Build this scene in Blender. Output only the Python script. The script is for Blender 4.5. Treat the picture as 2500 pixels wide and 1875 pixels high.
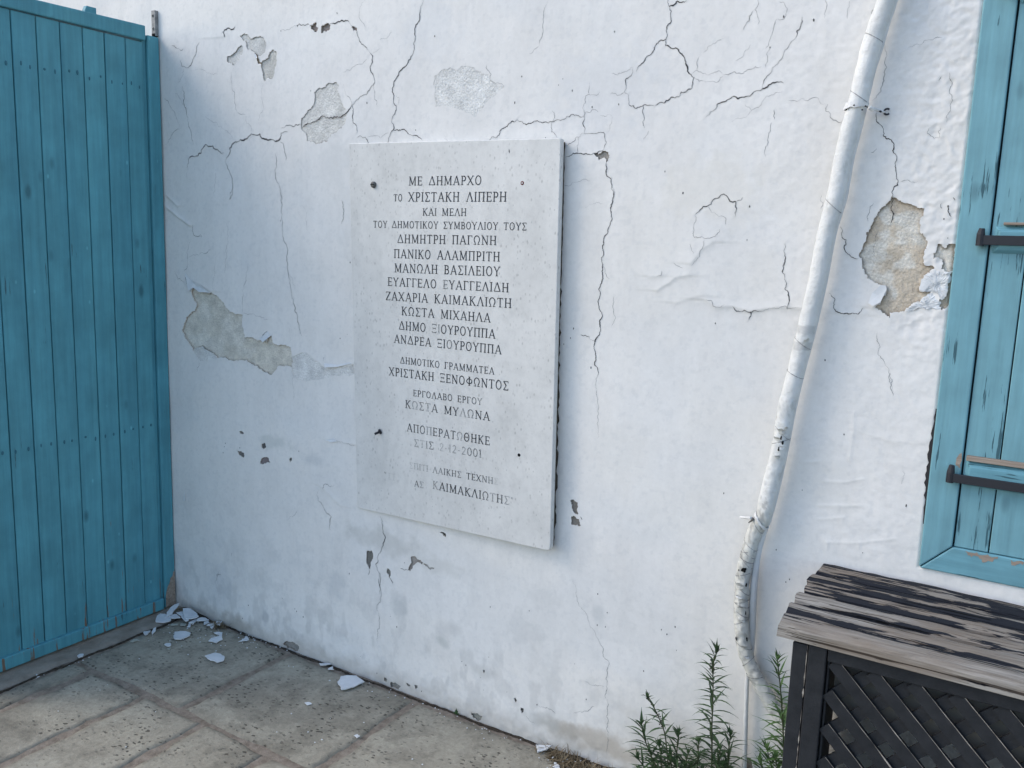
import bpy, math, random
import numpy as np
from mathutils import Vector, Matrix

# ------------------------------------------------------------------ camera, light, exposure
scn = bpy.context.scene
for o in list(bpy.data.objects): bpy.data.objects.remove(o)
FPX = 2088.64                       # focal length in photo pixels (photo 2500 x 1875)
YAW, PITCH, ROLL = math.radians(31.4035), math.radians(9.0879), math.radians(1.95785)
CAM = np.array([2.9728, -2.2015, 1.55])
_f = np.array([-math.sin(YAW)*math.cos(PITCH), math.cos(YAW)*math.cos(PITCH), -math.sin(PITCH)])
_r0 = np.array([math.cos(YAW), math.sin(YAW), 0.0]); _u0 = np.cross(_r0, _f)
_r = math.cos(ROLL)*_r0 + math.sin(ROLL)*_u0
_u = -math.sin(ROLL)*_r0 + math.cos(ROLL)*_u0
cd = bpy.data.cameras.new('camera'); cam = bpy.data.objects.new('camera', cd)
scn.collection.objects.link(cam)
cd.sensor_width = 36.0; cd.lens = FPX/2500*36.0; cd.clip_start = 0.05; cd.clip_end = 500
M = Matrix(((_r[0], _u[0], -_f[0], CAM[0]), (_r[1], _u[1], -_f[1], CAM[1]), (_r[2], _u[2], -_f[2], CAM[2]), (0, 0, 0, 1)))
cam.matrix_world = M
scn.camera = cam

SUN_EL, SUN_AZ = math.radians(38), math.radians(-62)   # azimuth measured from -Y (in front of wall) towards -X = left
world = bpy.data.worlds.new('World'); scn.world = world; world.use_nodes = True
wn = world.node_tree; wn.nodes.clear()
sky = wn.nodes.new('ShaderNodeTexSky'); sky.sky_type = 'NISHITA'; sky.sun_disc = False
sky.sun_elevation = SUN_EL
sd = Vector((math.sin(SUN_AZ)*math.cos(SUN_EL), -math.cos(SUN_AZ)*math.cos(SUN_EL), math.sin(SUN_EL)))  # towards the sun
sky.sun_rotation = math.atan2(sd.x, sd.y)
sky.air_density = 1.0; sky.dust_density = 1.0; sky.ozone_density = 1.0
bg = wn.nodes.new('ShaderNodeBackground'); bg.inputs['Strength'].default_value = 0.15
wo = wn.nodes.new('ShaderNodeOutputWorld')
wn.links.new(sky.outputs[0], bg.inputs[0]); wn.links.new(bg.outputs[0], wo.inputs[0])
sl = bpy.data.lights.new('sun', 'SUN'); sl.energy = 0.68; sl.angle = math.radians(24); sl.color = (1.0, 0.885, 0.75)
so = bpy.data.objects.new('sun', sl); scn.collection.objects.link(so)
so.rotation_euler = sd.to_track_quat('Z', 'Y').to_euler()
scn.view_settings.view_transform = 'Standard'; scn.view_settings.look = 'None'
scn.view_settings.gamma = 1.0; scn.view_settings.use_curve_mapping = False
scn.view_settings.exposure = 0.97

# ------------------------------------------------------------------ survey helpers: photo pixel -> point on a known plane
def ray(x, y): return _r*(x-1250)/FPX + _u*(937.5-y)/FPX + _f
def PW(x, y, yy=0.0):
    d = ray(x, y); s = (yy-CAM[1])/d[1]; p = CAM + d*s; return (p[0], yy, p[2])
def PG(x, y, z=0.0):
    d = ray(x, y); s = (z-CAM[2])/d[2]; p = CAM + d*s; return (p[0], p[1], z)
def PX(x, y, xx=0.0):
    d = ray(x, y); s = (xx-CAM[0])/d[0]; p = CAM + d*s; return (xx, p[1], p[2])
def crop(ox, oy, s, pts): return [(ox+a/s, oy+b/s) for a, b in pts]
def wallpts(pts, yy=0.0): return [PW(a, b, yy)[::2] for a, b in pts]

rnd = random.Random(7)
nrng = np.random.default_rng(5)
def _hash(ix, iz, seed):
    n = (ix.astype(np.int64)*374761393 + iz.astype(np.int64)*668265263 + seed*1442695041) & 0xffffffff
    n = ((n ^ (n >> 13))*1274126177) & 0xffffffff
    return ((n ^ (n >> 16)) & 0xffff)/65535.0
def vnoise(x, z, s, seed=0):
    x = x/s; z = z/s; ix = np.floor(x); iz = np.floor(z); fx = x-ix; fz = z-iz
    fx = fx*fx*(3-2*fx); fz = fz*fz*(3-2*fz)
    a = _hash(ix, iz, seed); b = _hash(ix+1, iz, seed); c = _hash(ix, iz+1, seed); d = _hash(ix+1, iz+1, seed)
    return (a*(1-fx)+b*fx)*(1-fz)+(c*(1-fx)+d*fx)*fz
def fbm(x, z, s, seed=0, n=4):
    t = 0; a = 1; w = 0
    for i in range(n):
        t = t + a*vnoise(x, z, s/2**i, seed+i*17); w += a; a *= .5
    return t/w
def sstep(a, b, x):
    t = np.clip((x-a)/(b-a), 0, 1); return t*t*(3-2*t)

# ------------------------------------------------------------------ object helpers
def link(o): scn.collection.objects.link(o); return o
def tag(o, label=None, cat=None, group=None, kind=None):
    if label: o['label'] = label
    if cat: o['category'] = cat
    if group: o['group'] = group
    if kind: o['kind'] = kind
    return o
def empty(name, loc, label, cat, group=None):
    o = bpy.data.objects.new(name, None); o.location = loc; o.empty_display_size = .1
    link(o); return tag(o, label, cat, group)
def wloc(o):
    v = Vector((0, 0, 0))
    while o is not None: v = v + o.location; o = o.parent
    return v
def mk(name, verts, faces, mat=None, parent=None, smooth=False, label=None, bevel=0, seg=2, loc=None):
    """mesh object from world-space verts; local origin = loc (or parent's origin)"""
    me = bpy.data.meshes.new(name)
    base = Vector(loc) if loc is not None else (wloc(parent) if parent else Vector((0, 0, 0)))
    me.from_pydata([tuple(Vector(v)-base) for v in verts], [], faces); me.update()
    if smooth: me.polygons.foreach_set('use_smooth', [True]*len(me.polygons))
    if mat: me.materials.append(mat)
    o = bpy.data.objects.new(name, me)
    if parent: o.parent = parent; o.location = base - wloc(parent)
    else: o.location = base
    link(o)
    if bevel:
        m = o.modifiers.new('bevel', 'BEVEL'); m.width = bevel; m.segments = seg; m.limit_method = 'ANGLE'; m.angle_limit = math.radians(40)
    if label: o['label'] = label
    return o
class MB:
    def __init__(s): s.v = []; s.f = []
    def add(s, v, f):
        n = len(s.v); s.v += [tuple(p) for p in v]; s.f += [tuple(i+n for i in q) for q in f]
    def box(s, a, b):
        x0, y0, z0 = a; x1, y1, z1 = b
        s.add([(x0,y0,z0),(x1,y0,z0),(x1,y1,z0),(x0,y1,z0),(x0,y0,z1),(x1,y0,z1),(x1,y1,z1),(x0,y1,z1)],
              [(0,3,2,1),(4,5,6,7),(0,1,5,4),(1,2,6,5),(2,3,7,6),(3,0,4,7)])
    def prism(s, pts, off):
        n = len(pts); off = Vector(off)
        v = [Vector(p) for p in pts] + [Vector(p)+off for p in pts]
        s.add(v, [tuple(range(n)), tuple(range(2*n-1, n-1, -1))] + [(i, i+n, (i+1) % n+n, (i+1) % n) for i in range(n)])
    def tube(s, path, rad, seg=12, cap=True, sq=None):
        path = [Vector(p) for p in path]; n = len(path)
        if not hasattr(rad, '__len__'): rad = [rad]*n
        up = Vector((0.02, -1, 0.03)).normalized(); v = []
        for i, p in enumerate(path):
            t = (path[min(i+1, n-1)]-path[max(i-1, 0)]).normalized()
            a = t.cross(up)
            if a.length < 1e-3: a = t.cross(Vector((1, 0, 0)))
            a.normalize(); b = a.cross(t).normalized()
            for k in range(seg):
                q = 2*math.pi*k/seg; rr = rad[i] if not callable(sq) else rad[i]*sq(i, k)
                v.append(p + a*math.cos(q)*rr + b*math.sin(q)*rr)
        f = [(i*seg+k, i*seg+(k+1) % seg, (i+1)*seg+(k+1) % seg, (i+1)*seg+k) for i in range(n-1) for k in range(seg)]
        if cap: f += [tuple(range(seg-1, -1, -1)), tuple((n-1)*seg+k for k in range(seg))]
        s.add(v, f)
    def disc(s, c, nrm, r, h, seg=10, dome=0.5):
        c = Vector(c); nrm = Vector(nrm).normalized(); a = nrm.orthogonal().normalized(); b = nrm.cross(a)
        v = [c + (a*math.cos(2*math.pi*k/seg)+b*math.sin(2*math.pi*k/seg))*r for k in range(seg)]
        v += [c + (a*math.cos(2*math.pi*k/seg)+b*math.sin(2*math.pi*k/seg))*r*dome + nrm*h for k in range(seg)]
        s.add(v, [(k, (k+1) % seg, (k+1) % seg+seg, k+seg) for k in range(seg)] + [tuple(range(seg, 2*seg))])
    def build(s, name, mat, parent=None, **kw): return mk(name, s.v, s.f, mat, parent, **kw)
def jitter_line(pts, amp, depth=3, seed=0, closed=False):
    """fractal midpoint displacement of a polyline"""
    r = random.Random(seed); p = [tuple(q) for q in pts]
    if closed: p = p+[p[0]]
    for d in range(depth):
        q = [p[0]]
        for a, b in zip(p[:-1], p[1:]):
            L = math.hypot(b[0]-a[0], b[1]-a[1])
            if L < 0.004: q.append(b); continue
            k = r.uniform(-1, 1)*min(amp*L, .006); nx, nz = -(b[1]-a[1])/L, (b[0]-a[0])/L; t = r.uniform(.4, .6)
            q.append((a[0]+(b[0]-a[0])*t+nx*k, a[1]+(b[1]-a[1])*t+nz*k)); q.append(b)
        p = q
    return p[:-1] if closed else p

# ------------------------------------------------------------------ material helpers
class NT:
    def __init__(s, name, rough=.8, spec=.3):
        s.m = bpy.data.materials.new(name); s.m.use_nodes = True; s.t = s.m.node_tree; s.t.nodes.clear()
        s.out = s.n('ShaderNodeOutputMaterial'); s.b = s.n('ShaderNodeBsdfPrincipled')
        s.b.inputs['Roughness'].default_value = rough; s.b.inputs['Specular IOR Level'].default_value = spec
        s.l(s.b.outputs[0], s.out.inputs[0]); s.tc = s.n('ShaderNodeTexCoord')
    def n(s, t): return s.t.nodes.new(t)
    def l(s, a, b): s.t.links.new(a, b)
    def co(s, scale=(1, 1, 1), rnd=False, loc=(0, 0, 0), kind='Object'):
        mp = s.n('ShaderNodeMapping'); mp.inputs['Scale'].default_value = scale; mp.inputs['Location'].default_value = loc
        src = s.tc.outputs[kind]
        if rnd:
            oi = s.n('ShaderNodeObjectInfo'); mu = s.n('ShaderNodeVectorMath'); mu.operation = 'SCALE'
            mu.inputs[0].default_value = (13.1, 7.7, 5.3); s.l(oi.outputs['Random'], mu.inputs['Scale'])
            ad = s.n('ShaderNodeVectorMath'); s.l(src, ad.inputs[0]); s.l(mu.outputs[0], ad.inputs[1]); src = ad.outputs[0]
        s.l(src, mp.inputs[0]); return mp.outputs[0]
    def noise(s, co, scale, detail=4, rough=.55, dist=0):
        k = s.n('ShaderNodeTexNoise'); k.inputs['Scale'].default_value = scale; k.inputs['Detail'].default_value = detail
        k.inputs['Roughness'].default_value = rough; k.inputs['Distortion'].default_value = dist; s.l(co, k.inputs['Vector']); return k.outputs[0]
    def voro(s, co, scale, feat='F1', out=0):
        k = s.n('ShaderNodeTexVoronoi'); k.feature = feat; k.inputs['Scale'].default_value = scale; s.l(co, k.inputs['Vector']); return k.outputs[out]
    def ramp(s, fac, stops, interp='LINEAR'):
        k = s.n('ShaderNodeValToRGB'); k.color_ramp.interpolation = interp; e = k.color_ramp.elements
        while len(e) < len(stops): e.new(.5)
        for i, (p, c) in enumerate(stops):
            e[i].position = p; e[i].color = (c, c, c, 1) if not hasattr(c, '__len__') else (*c, 1)
        s.l(fac, k.inputs[0]); return k.outputs[0]
    def mix(s, fac, a, b, mode='MIX'):
        k = s.n('ShaderNodeMix'); k.data_type = 'RGBA'; k.blend_type = mode
        for v, i in ((fac, 0), (a, 6), (b, 7)):
            if hasattr(v, 'links') or isinstance(v, bpy.types.NodeSocket): s.l(v, k.inputs[i])
            elif i == 0: k.inputs[i].default_value = v
            else: k.inputs[i].default_value = (*v, 1) if hasattr(v, '__len__') else (v, v, v, 1)
        return k.outputs[2]
    def math(s, op, a, b=0.0):
        k = s.n('ShaderNodeMath'); k.operation = op
        for v, i in ((a, 0), (b, 1)):
            if isinstance(v, bpy.types.NodeSocket): s.l(v, k.inputs[i])
            else: k.inputs[i].default_value = v
        return k.outputs[0]
    def bump(s, h, strength=.3, dist=.002):
        k = s.n('ShaderNodeBump'); k.inputs['Strength'].default_value = strength; k.inputs['Distance'].default_value = dist
        s.l(h, k.inputs['Height']); s.l(k.outputs[0], s.b.inputs['Normal'])
    def col(s, c):
        if isinstance(c, bpy.types.NodeSocket): s.l(c, s.b.inputs['Base Color'])
        else: s.b.inputs['Base Color'].default_value = (*c, 1)
        return s
    def rough(s, r): s.l(r, s.b.inputs['Roughness'])
    def attr(s, name='Col'):
        k = s.n('ShaderNodeAttribute'); k.attribute_name = name; return k.outputs['Color']

# painted lime render: colour comes from the per-vertex wear map, fine grain from noise
t = NT('wall_paint', .72, .25); c0 = t.co(); a = t.attr()
f1 = t.ramp(t.noise(c0, 3.2, 5, .6), [(.3, .955), (.7, 1.02)]); f2 = t.ramp(t.noise(c0, 60, 4, .7), [(.3, .96), (.7, 1.02)])
f3 = t.ramp(t.noise(t.co((1, 1, .25)), 14, 5, .7), [(.35, .95), (.6, 1.0)])
cc = t.mix(1, a, f1, 'MULTIPLY'); cc = t.mix(1, cc, f2, 'MULTIPLY'); cc = t.mix(1, cc, f3, 'MULTIPLY'); t.col(cc)
hh = t.math('ADD', t.noise(c0, 45, 6, .65), t.math('MULTIPLY', t.noise(c0, 240, 3, .6), .35)); t.bump(hh, .22, .0016)
M_WALL = t.m
t = NT('bare_render', .95, .1); c0 = t.co(); a = t.attr()
g1 = t.ramp(t.noise(c0, 22, 6, .7), [(.3, .80), (.7, 1.08)]); g2 = t.ramp(t.voro(c0, 130), [(.08, .6), (.3, 1.0)]); g3 = t.ramp(t.noise(c0, 200, 3, .7), [(.3, .82), (.7, 1.1)])
cc = t.mix(1, a, g1, 'MULTIPLY'); cc = t.mix(.6, cc, t.mix(1, cc, g2, 'MULTIPLY')); cc = t.mix(1, cc, g3, 'MULTIPLY'); t.col(cc)
t.bump(t.math('ADD', t.noise(c0, 60, 8, .75), t.math('MULTIPLY', t.voro(c0, 150), .5)), .8, .004)
M_BARE = t.m
M_CRACK = NT('crack_dirt', .95, .05).col((.045, .043, .045)).m
M_HAIR = NT('hairline_dirt_crease_shade', .95, .05).col((.20, .20, .205)).m

def wood_paint(name, c1, c2, wear, axis='z', knots=True, wearlow=None):
    t = NT(name, .55, .35)
    sc = dict(z=(1, 1, .06), x=(.06, 1, 1))[axis]
    g = t.co(sc, True); c = t.co((1, 1, 1), True)
    grain = t.noise(g, 60, 6, .65); broad = t.noise(g, 9, 4, .6); blotch = t.noise(c, 7, 4, .6)
    base = t.mix(t.ramp(broad, [(.3, 0), (.7, 1)]), c1, c2)
    base = t.mix(1, base, t.ramp(blotch, [(.3, .86), (.7, 1.1)]), 'MULTIPLY')
    base = t.mix(1, base, t.ramp(grain, [(.3, .84), (.65, 1.06)]), 'MULTIPLY')
    if knots:
        kv = t.voro(t.co(dict(z=(1, 1, .45), x=(.45, 1, 1))[axis], True), 9)
        base = t.mix(t.ramp(kv, [(.05, .75), (.13, 0)]), base, tuple(v*.45 for v in c1))
        sp = t.voro(t.co(dict(z=(1, 1, .5), x=(.5, 1, 1))[axis], True, (3, 1, 2)), 12)
        base = t.mix(t.ramp(sp, [(.025, .5), (.06, 0)]), base, tuple(min(1, v*1.5+.03) for v in c2))
    # splits in the paint along the grain, showing dark or raw wood
    spl = t.noise(t.co(dict(z=(1, 1, .05), x=(.05, 1, 1))[axis], True, (9, 4, 7)), 135, 5, .62)
    sm = t.ramp(t.math('MULTIPLY', spl, t.ramp(t.noise(c, 5, 3, .5), [(.4, .55), (.75, 1.1)])), [(wear, 0), (wear+.03, 1)])
    base = t.mix(sm, base, (.045, .115, .14))
    if wearlow is not None:
        sepz = t.n('ShaderNodeSeparateXYZ'); t.l(t.tc.outputs['Object'], sepz.inputs[0])
        lo = t.ramp(t.math('MULTIPLY', sepz.outputs[2], 1.0), [(0.0, 1), (wearlow, 0)])
        m2 = t.ramp(t.math('ADD', t.noise(t.co(sc, True, (2, 2, 5)), 55, 6, .65), t.math('MULTIPLY', lo, .13)), [(.70, 0), (.73, 1)])
        base = t.mix(m2, base, (.17, .12, .085))
    t.col(base)
    t.bump(t.math('ADD', grain, t.math('MULTIPLY', blotch, .6)), .35, .002); return t.m
M_GATE = wood_paint('gate_teal_paint', (.075, .275, .345), (.10, .335, .40), .60, wearlow=.36)
M_GATEDARK = wood_paint('gate_shadow_gap', (.01, .03, .04), (.012, .035, .045), .9, knots=False)  # near-black teal: shade between the boards is put into the colour
M_SHUT = wood_paint('shutter_teal_paint', (.165, .355, .415), (.195, .40, .455), .50)
M_SHUTX = wood_paint('shutter_rail_paint', (.14, .34, .41), (.18, .385, .45), .50, 'x', knots=False)
# raw wood showing on sills and battens
t = NT('raw_wood', .85, .1); g = t.co((.05, 1, 1), True)
t.col(t.ramp(t.noise(g, 90, 6, .7), [(.3, (.20, .155, .12)), (.55, (.33, .27, .22)), (.75, (.42, .37, .32))])); t.bump(t.noise(g, 120, 5, .7), .5, .002); M_RAW = t.m
# bench: grey weathered timber with remains of black paint
t = NT('weathered_slat', .85, .15); g = t.co((.045, 1, 1), True); g2 = t.co((.10, 1, 1), True, (4, 2, 1))
wood = t.ramp(t.noise(g, 150, 7, .7), [(.25, (.06, .054, .047)), (.42, (.22, .20, .175)), (.58, (.34, .318, .285)), (.8, (.50, .47, .43))])
wood = t.mix(t.ramp(t.noise(t.co((.3, 1, 1), True), 10, 3, .5), [(.42, 0), (.6, .6)]), wood, (.21, .165, .125))
edg = t.attr('Col'); sp_ = t.n('ShaderNodeSeparateColor'); t.l(edg, sp_.inputs[0])
pm = t.ramp(t.math('ADD', t.noise(g2, 40, 7, .62, .2), sp_.outputs[0]), [(.585, 0), (.60, 1)], )
cc = t.mix(pm, wood, (.022, .024, .03))
fis = t.ramp(t.noise(t.co((.02, 1, 1), True, (1, 5, 2)), 150, 3, .5), [(.36, 0), (.40, 1)])
cc = t.mix(1, cc, t.mix(fis, (.22, .2, .19), (1, 1, 1)), 'MULTIPLY')
t.col(cc); t.bump(t.math('ADD', t.noise(g, 120, 6, .7), t.math('MULTIPLY', pm, .5)), .8, .003); M_SLAT = t.m
t = NT('black_paint', .6, .3); c = t.co((1, 1, 1), True)
cc = t.mix(t.ramp(t.noise(c, 30, 5, .6), [(.3, 0), (.7, 1)]), (.012, .014, .017), (.024, .026, .030))
cc = t.mix(t.ramp(t.noise(t.co((1, 1, .35), True), 26, 6, .6), [(.70, 0), (.73, 1)]), cc, (.20, .17, .14))
t.col(cc); t.bump(t.noise(c, 120, 5, .7), .4, .002); M_BLACK = t.m
t = NT('worn_edge', .85, .1); t.col(t.ramp(t.noise(t.co(), 60, 5, .7), [(.3, (.12, .10, .09)), (.5, (.32, .29, .25)), (.7, (.45, .42, .38))])); M_EDGE = t.m
# marble
t = NT('plaque_marble', .45, .4); c = t.co()
mb = t.ramp(t.noise(c, 5, 5, .6), [(.3, (.63, .63, .61)), (.7, (.74, .735, .71))])
sp1 = t.ramp(t.voro(t.co((1, 1, .6)), 75), [(.10, .70), (.28, 1)]); spm = t.ramp(t.noise(c, 28, 3, .6), [(.42, 0), (.6, 1)])
mb = t.mix(spm, mb, t.mix(1, mb, sp1, 'MULTIPLY'))
mb = t.mix(1, mb, t.ramp(t.noise(c, 42, 5, .7), [(.32, .90), (.55, 1.0)]), 'MULTIPLY')
mb = t.mix(t.ramp(t.voro(t.co((1, 1, .7), False, (3, 0, 1)), 48), [(.05, .55), (.12, 0)]), mb, (.36, .37, .36))
mb = t.mix(1, mb, t.ramp(t.noise(t.co((1, 1, .18)), 16, 5, .6), [(.3, .93), (.6, 1.0)]), 'MULTIPLY')
M_MARB = t.m; t.col(mb); t.bump(t.noise(c, 90, 4, .6), .08, .001); MARB = mb
t = NT('letter_paint', .6, .2); a = t.attr('Col')
sep = t.n('ShaderNodeSeparateColor'); t.l(a, sep.inputs[0])
nz = t.noise(t.co(), 230, 3, .6)
fac = t.ramp(t.math('ADD', t.math('MULTIPLY', t.math('SUBTRACT', nz, .5), .9), sep.outputs[0]), [(.12, 0), (.62, 1)])
t.col(t.mix(fac, (.56, .565, .55), (.03, .033, .04))); M_LETT = t.m
# metals
M_IRON = NT('black_iron', .55, .4).col((.022, .024, .030)).m
M_BOLT = NT('weathered_bolt', .5, .5).col((.10, .10, .095)).m
M_RUST = NT('rusty_plug', .8, .2).col((.16, .045, .03)).m
M_HOLE = NT('hole_dark', .95, .05).col((.015, .015, .015)).m
t = NT('zinc_strip', .55, .4); t.col(t.ramp(t.noise(t.co(), 70, 4, .6), [(.3, (.14, .14, .14)), (.7, (.34, .34, .33))])); M_ZINC = t.m
# pipe
t = NT('pipe_wrap', .6, .35); c = t.co()
cc = t.ramp(t.noise(c, 9, 5, .6), [(.3, (.62, .63, .62)), (.7, (.78, .78, .77))])
cc = t.mix(t.ramp(t.noise(t.co((1, 1, .5)), 30, 5, .65), [(.60, 0), (.70, .45)]), cc, (.46, .46, .42))
cc = t.mix(1, cc, t.mix(.8, (1, 1, 1), t.attr()), 'MULTIPLY')
t.col(cc); t.bump(t.math('ADD', t.noise(t.co((1, 1, 2.2)), 38, 5, .65), t.noise(c, 140, 4, .6)), .5, .003); M_PIPE = t.m
t = NT('tape_peel', .6, .35); t.col(t.ramp(t.noise(t.co(), 30, 4, .6), [(.3, (.42, .42, .39)), (.7, (.66, .66, .62))])); M_TAPE = t.m
# paving
t = NT('paving_slab', .9, .15); c = t.co((1, 1, 1)); a = t.attr()
sl1 = t.ramp(t.noise(c, 4, 6, .6), [(.3, (.315, .29, .235)), (.7, (.425, .395, .32))])
sl1 = t.mix(1, sl1, t.ramp(t.noise(c, 60, 5, .7), [(.3, .82), (.7, 1.12)]), 'MULTIPLY')
wob = t.n('ShaderNodeVectorMath'); wob.operation = 'ADD'; wsc = t.n('ShaderNodeVectorMath'); wsc.operation = 'SCALE'; wn_ = t.n('ShaderNodeTexNoise'); wn_.inputs['Scale'].default_value = 70; t.l(c, wn_.inputs['Vector'])
t.l(wn_.outputs[1], wsc.inputs[0]); wsc.inputs['Scale'].default_value = .022; t.l(t.co((1, 1.7, 1)), wob.inputs[0]); t.l(wsc.outputs[0], wob.inputs[1])
pm = t.math('MULTIPLY', t.ramp(t.voro(wob.outputs[0], 40), [(.20, 1), (.31, 0)]), t.ramp(t.noise(c, 5, 6, .65), [(.46, 0), (.58, 1)]))
pm2 = t.ramp(t.noise(t.co((1, 1.6, 1)), 46, 5, .6), [(.62, 0), (.67, .8)])
pits = t.math('MAXIMUM', pm, t.math('MULTIPLY', pm2, t.ramp(t.noise(c, 6, 4, .6), [(.42, 0), (.56, 1)])))
sl1 = t.mix(1, sl1, t.ramp(t.noise(c, 11, 6, .7), [(.36, .74), (.52, 1.0)]), 'MULTIPLY')
cc = t.mix(t.math('MULTIPLY', pits, .85), sl1, (.075, .066, .056)); cc = t.mix(1, cc, a, 'MULTIPLY')
t.col(cc); t.bump(t.math('SUBTRACT', t.noise(c, 60, 6, .7), t.math('MULTIPLY', pits, .9)), .6, .005); M_SLAB = t.m
t = NT('joint_mortar', .95, .1); c = t.co()
t.col(t.ramp(t.noise(c, 30, 6, .7), [(.3, (.16, .13, .10)), (.5, (.26, .215, .17)), (.7, (.35, .30, .245))])); t.bump(t.noise(c, 70, 6, .7), .7, .006); M_JOINT = t.m
t = NT('threshold_concrete', .9, .15); c = t.co(); 
t.col(t.ramp(t.noise(c, 12, 6, .7), [(.3, (.21, .18, .145)), (.7, (.35, .315, .265))])); t.bump(t.noise(c, 60, 6, .7), .6, .005); M_THR = t.m
t = NT('dark_soil', .98, .05); t.col(t.ramp(t.noise(t.co(), 80, 6, .7), [(.3, (.03, .024, .018)), (.7, (.11, .09, .07))])); t.bump(t.noise(t.co(), 90, 6, .8), .9, .008); M_SOIL = t.m
t = NT('paint_chip', .6, .3); t.col(t.ramp(t.noise(t.co((1, 1, 1), True), 20, 4, .6), [(.3, (.60, .62, .63)), (.7, (.76, .77, .77))])); M_CHIP = t.m
M_CHIPY = NT('paint_chip_dusty', .7, .2).col((.42, .43, .37)).m
def leafmat(name, a, b):
    t = NT(name, .5, .35); k = t.noise(t.co(), 30, 3, .5); t.col(t.mix(t.ramp(k, [(.3, 0), (.7, 1)]), a, b)); return t.m
M_LEAF = leafmat('leaf_green', (.03, .065, .026), (.065, .12, .045)); M_LEAFY = leafmat('leaf_bright', (.06, .13, .04), (.10, .18, .06)); M_STEM = leafmat('stem_green', (.05, .07, .03), (.08, .09, .045))
M_DRY = leafmat('dry_grass_blade', (.14, .10, .055), (.32, .25, .15)); M_BUD = leafmat('bud_dark', (.03, .035, .025), (.06, .06, .04))

# ------------------------------------------------------------------ ground
def grid_attr(me, cols):
    ca = me.color_attributes.new('Col', 'FLOAT_COLOR', 'POINT'); ca.data.foreach_set('color', np.asarray(cols, dtype=np.float32).ravel())
gnd = mk('ground', [(-60, -60, -.03), (60, -60, -.03), (60, 60, -.03), (-60, 60, -.03)], [(0, 1, 2, 3)], M_JOINT); gnd['kind'] = 'structure'
pav = bpy.data.objects.new('pavement', None); link(pav); pav['kind'] = 'structure'
mb = MB(); mb.box((.10, -4.2, -.028), (4.6, .03, -.0042)); mb.build('mortar', M_JOINT, pav)
def slab(x0, x1, y0, y1, seed, seg=.012, g=.011):
    g = g*.8; x0 += g; x1 -= g; y0 += g; y1 -= g
    r = random.Random(seed); nx = max(6, int((x1-x0)/seg)); ny = max(6, int((y1-y0)/seg))
    X, Y = np.meshgrid(np.linspace(x0, x1, nx), np.linspace(y0, y1, ny))
    ex = (fbm(Y, Y*0+seed, .09, seed)-.5)*.034; ey = (fbm(X, X*0+seed, .09, seed+5)-.5)*.034
    u = (X-x0)/(x1-x0); v = (Y-y0)/(y1-y0)
    # worn wobbly edges
    wx = np.clip(1-np.minimum(u, 1-u)*(x1-x0)/.05, 0, 1); wy = np.clip(1-np.minimum(v, 1-v)*(y1-y0)/.05, 0, 1)
    e1 = np.minimum(u, 1-u)*(x1-x0); e2 = np.minimum(v, 1-v)*(y1-y0); e = np.minimum(e1, e2)
    Z = (fbm(X, Y, .12, seed+9)-.5)*.004 + (fbm(X, Y, .02, seed+3)-.5)*.0018 - sstep(.009, 0, e)*.0075
    cr = e1*0+1
    corner = sstep(.03, 0, np.hypot(np.maximum(0, .03-e1), np.maximum(0, .03-e2))-.0) 
    Xo = X+ex*wx; Yo = Y+ey*wy
    dirt = 1-.12*sstep(.09, -.0, -Yo-.02+0*(X)) * (0.6+.8*fbm(X, Y, .05, 3))   # soil washed along the wall foot
    dirt = np.minimum(dirt, 1-.28*sstep(.03, 0, e)*(.5+fbm(X, Y, .03, 8)))
    dirt = dirt*(1-.18*sstep(.55, .65, fbm(X, Y, .18, 44)))
    P = np.stack([Xo, Yo, Z], -1).reshape(-1, 3)
    idx = np.arange(nx*ny).reshape(ny, nx)
    F = np.stack([idx[:-1, :-1], idx[:-1, 1:], idx[1:, 1:], idx[1:, :-1]], -1).reshape(-1, 4)
    # skirt
    ring = list(idx[0, :])+list(idx[1:, -1])+list(idx[-1, -2::-1])+list(idx[-2:0:-1, 0])
    n = len(P); low = P[ring].copy(); low[:, 2] = -.02
    P = np.vstack([P, low]); m = len(ring)
    S = [(ring[i], n+i, n+(i+1) % m, ring[(i+1) % m]) for i in range(m)]
    o = mk('slab', [], [], M_SLAB, pav); me = bpy.data.meshes.new('slab')
    me.from_pydata(P.tolist(), [], F.tolist()+S); me.update(); me.polygons.foreach_set('use_smooth', [True]*len(me.polygons)); me.materials.append(M_SLAB)
    d = np.concatenate([dirt.ravel(), dirt.ravel()[ring]*.6]); warm = np.stack([d, d*.985+.0, d*.96+.0, d*0+1], -1); grid_attr(me, warm)
    o.data = me; return o
xsA = [.113, .695, 1.301, 1.905, 2.51, 3.11, 3.7]
for i in range(len(xsA)-1): slab(xsA[i], xsA[i+1], -.519, -.012, 10+i, .012 if i < 3 else .03)
xsB = [.113, .232, .53, .832, 1.13, 1.43, 1.73, 2.03, 2.33]
for i in range(len(xsB)-1): slab(xsB[i], xsB[i+1], -1.12, -.519, 30+i, .012 if i < 5 else .03)
xsC = [.113, .72, 1.32, 1.92, 2.52, 3.12, 3.72]
for r_, (ya, yb) in enumerate(((-1.72, -1.12), (-2.32, -1.72), (-2.92, -2.32), (-3.52, -2.92), (-4.12, -3.52))):
    for i in range(len(xsC)-1): slab(xsC[i]+(.3 if r_ % 2 else 0), xsC[i+1]+(.3 if r_ % 2 else 0), ya, yb, 60+i+10*r_, .06)
for i in range(4): slab(2.33+i*.35, 2.68+i*.35, -1.12, -.519, 50+i, .05)
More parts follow.
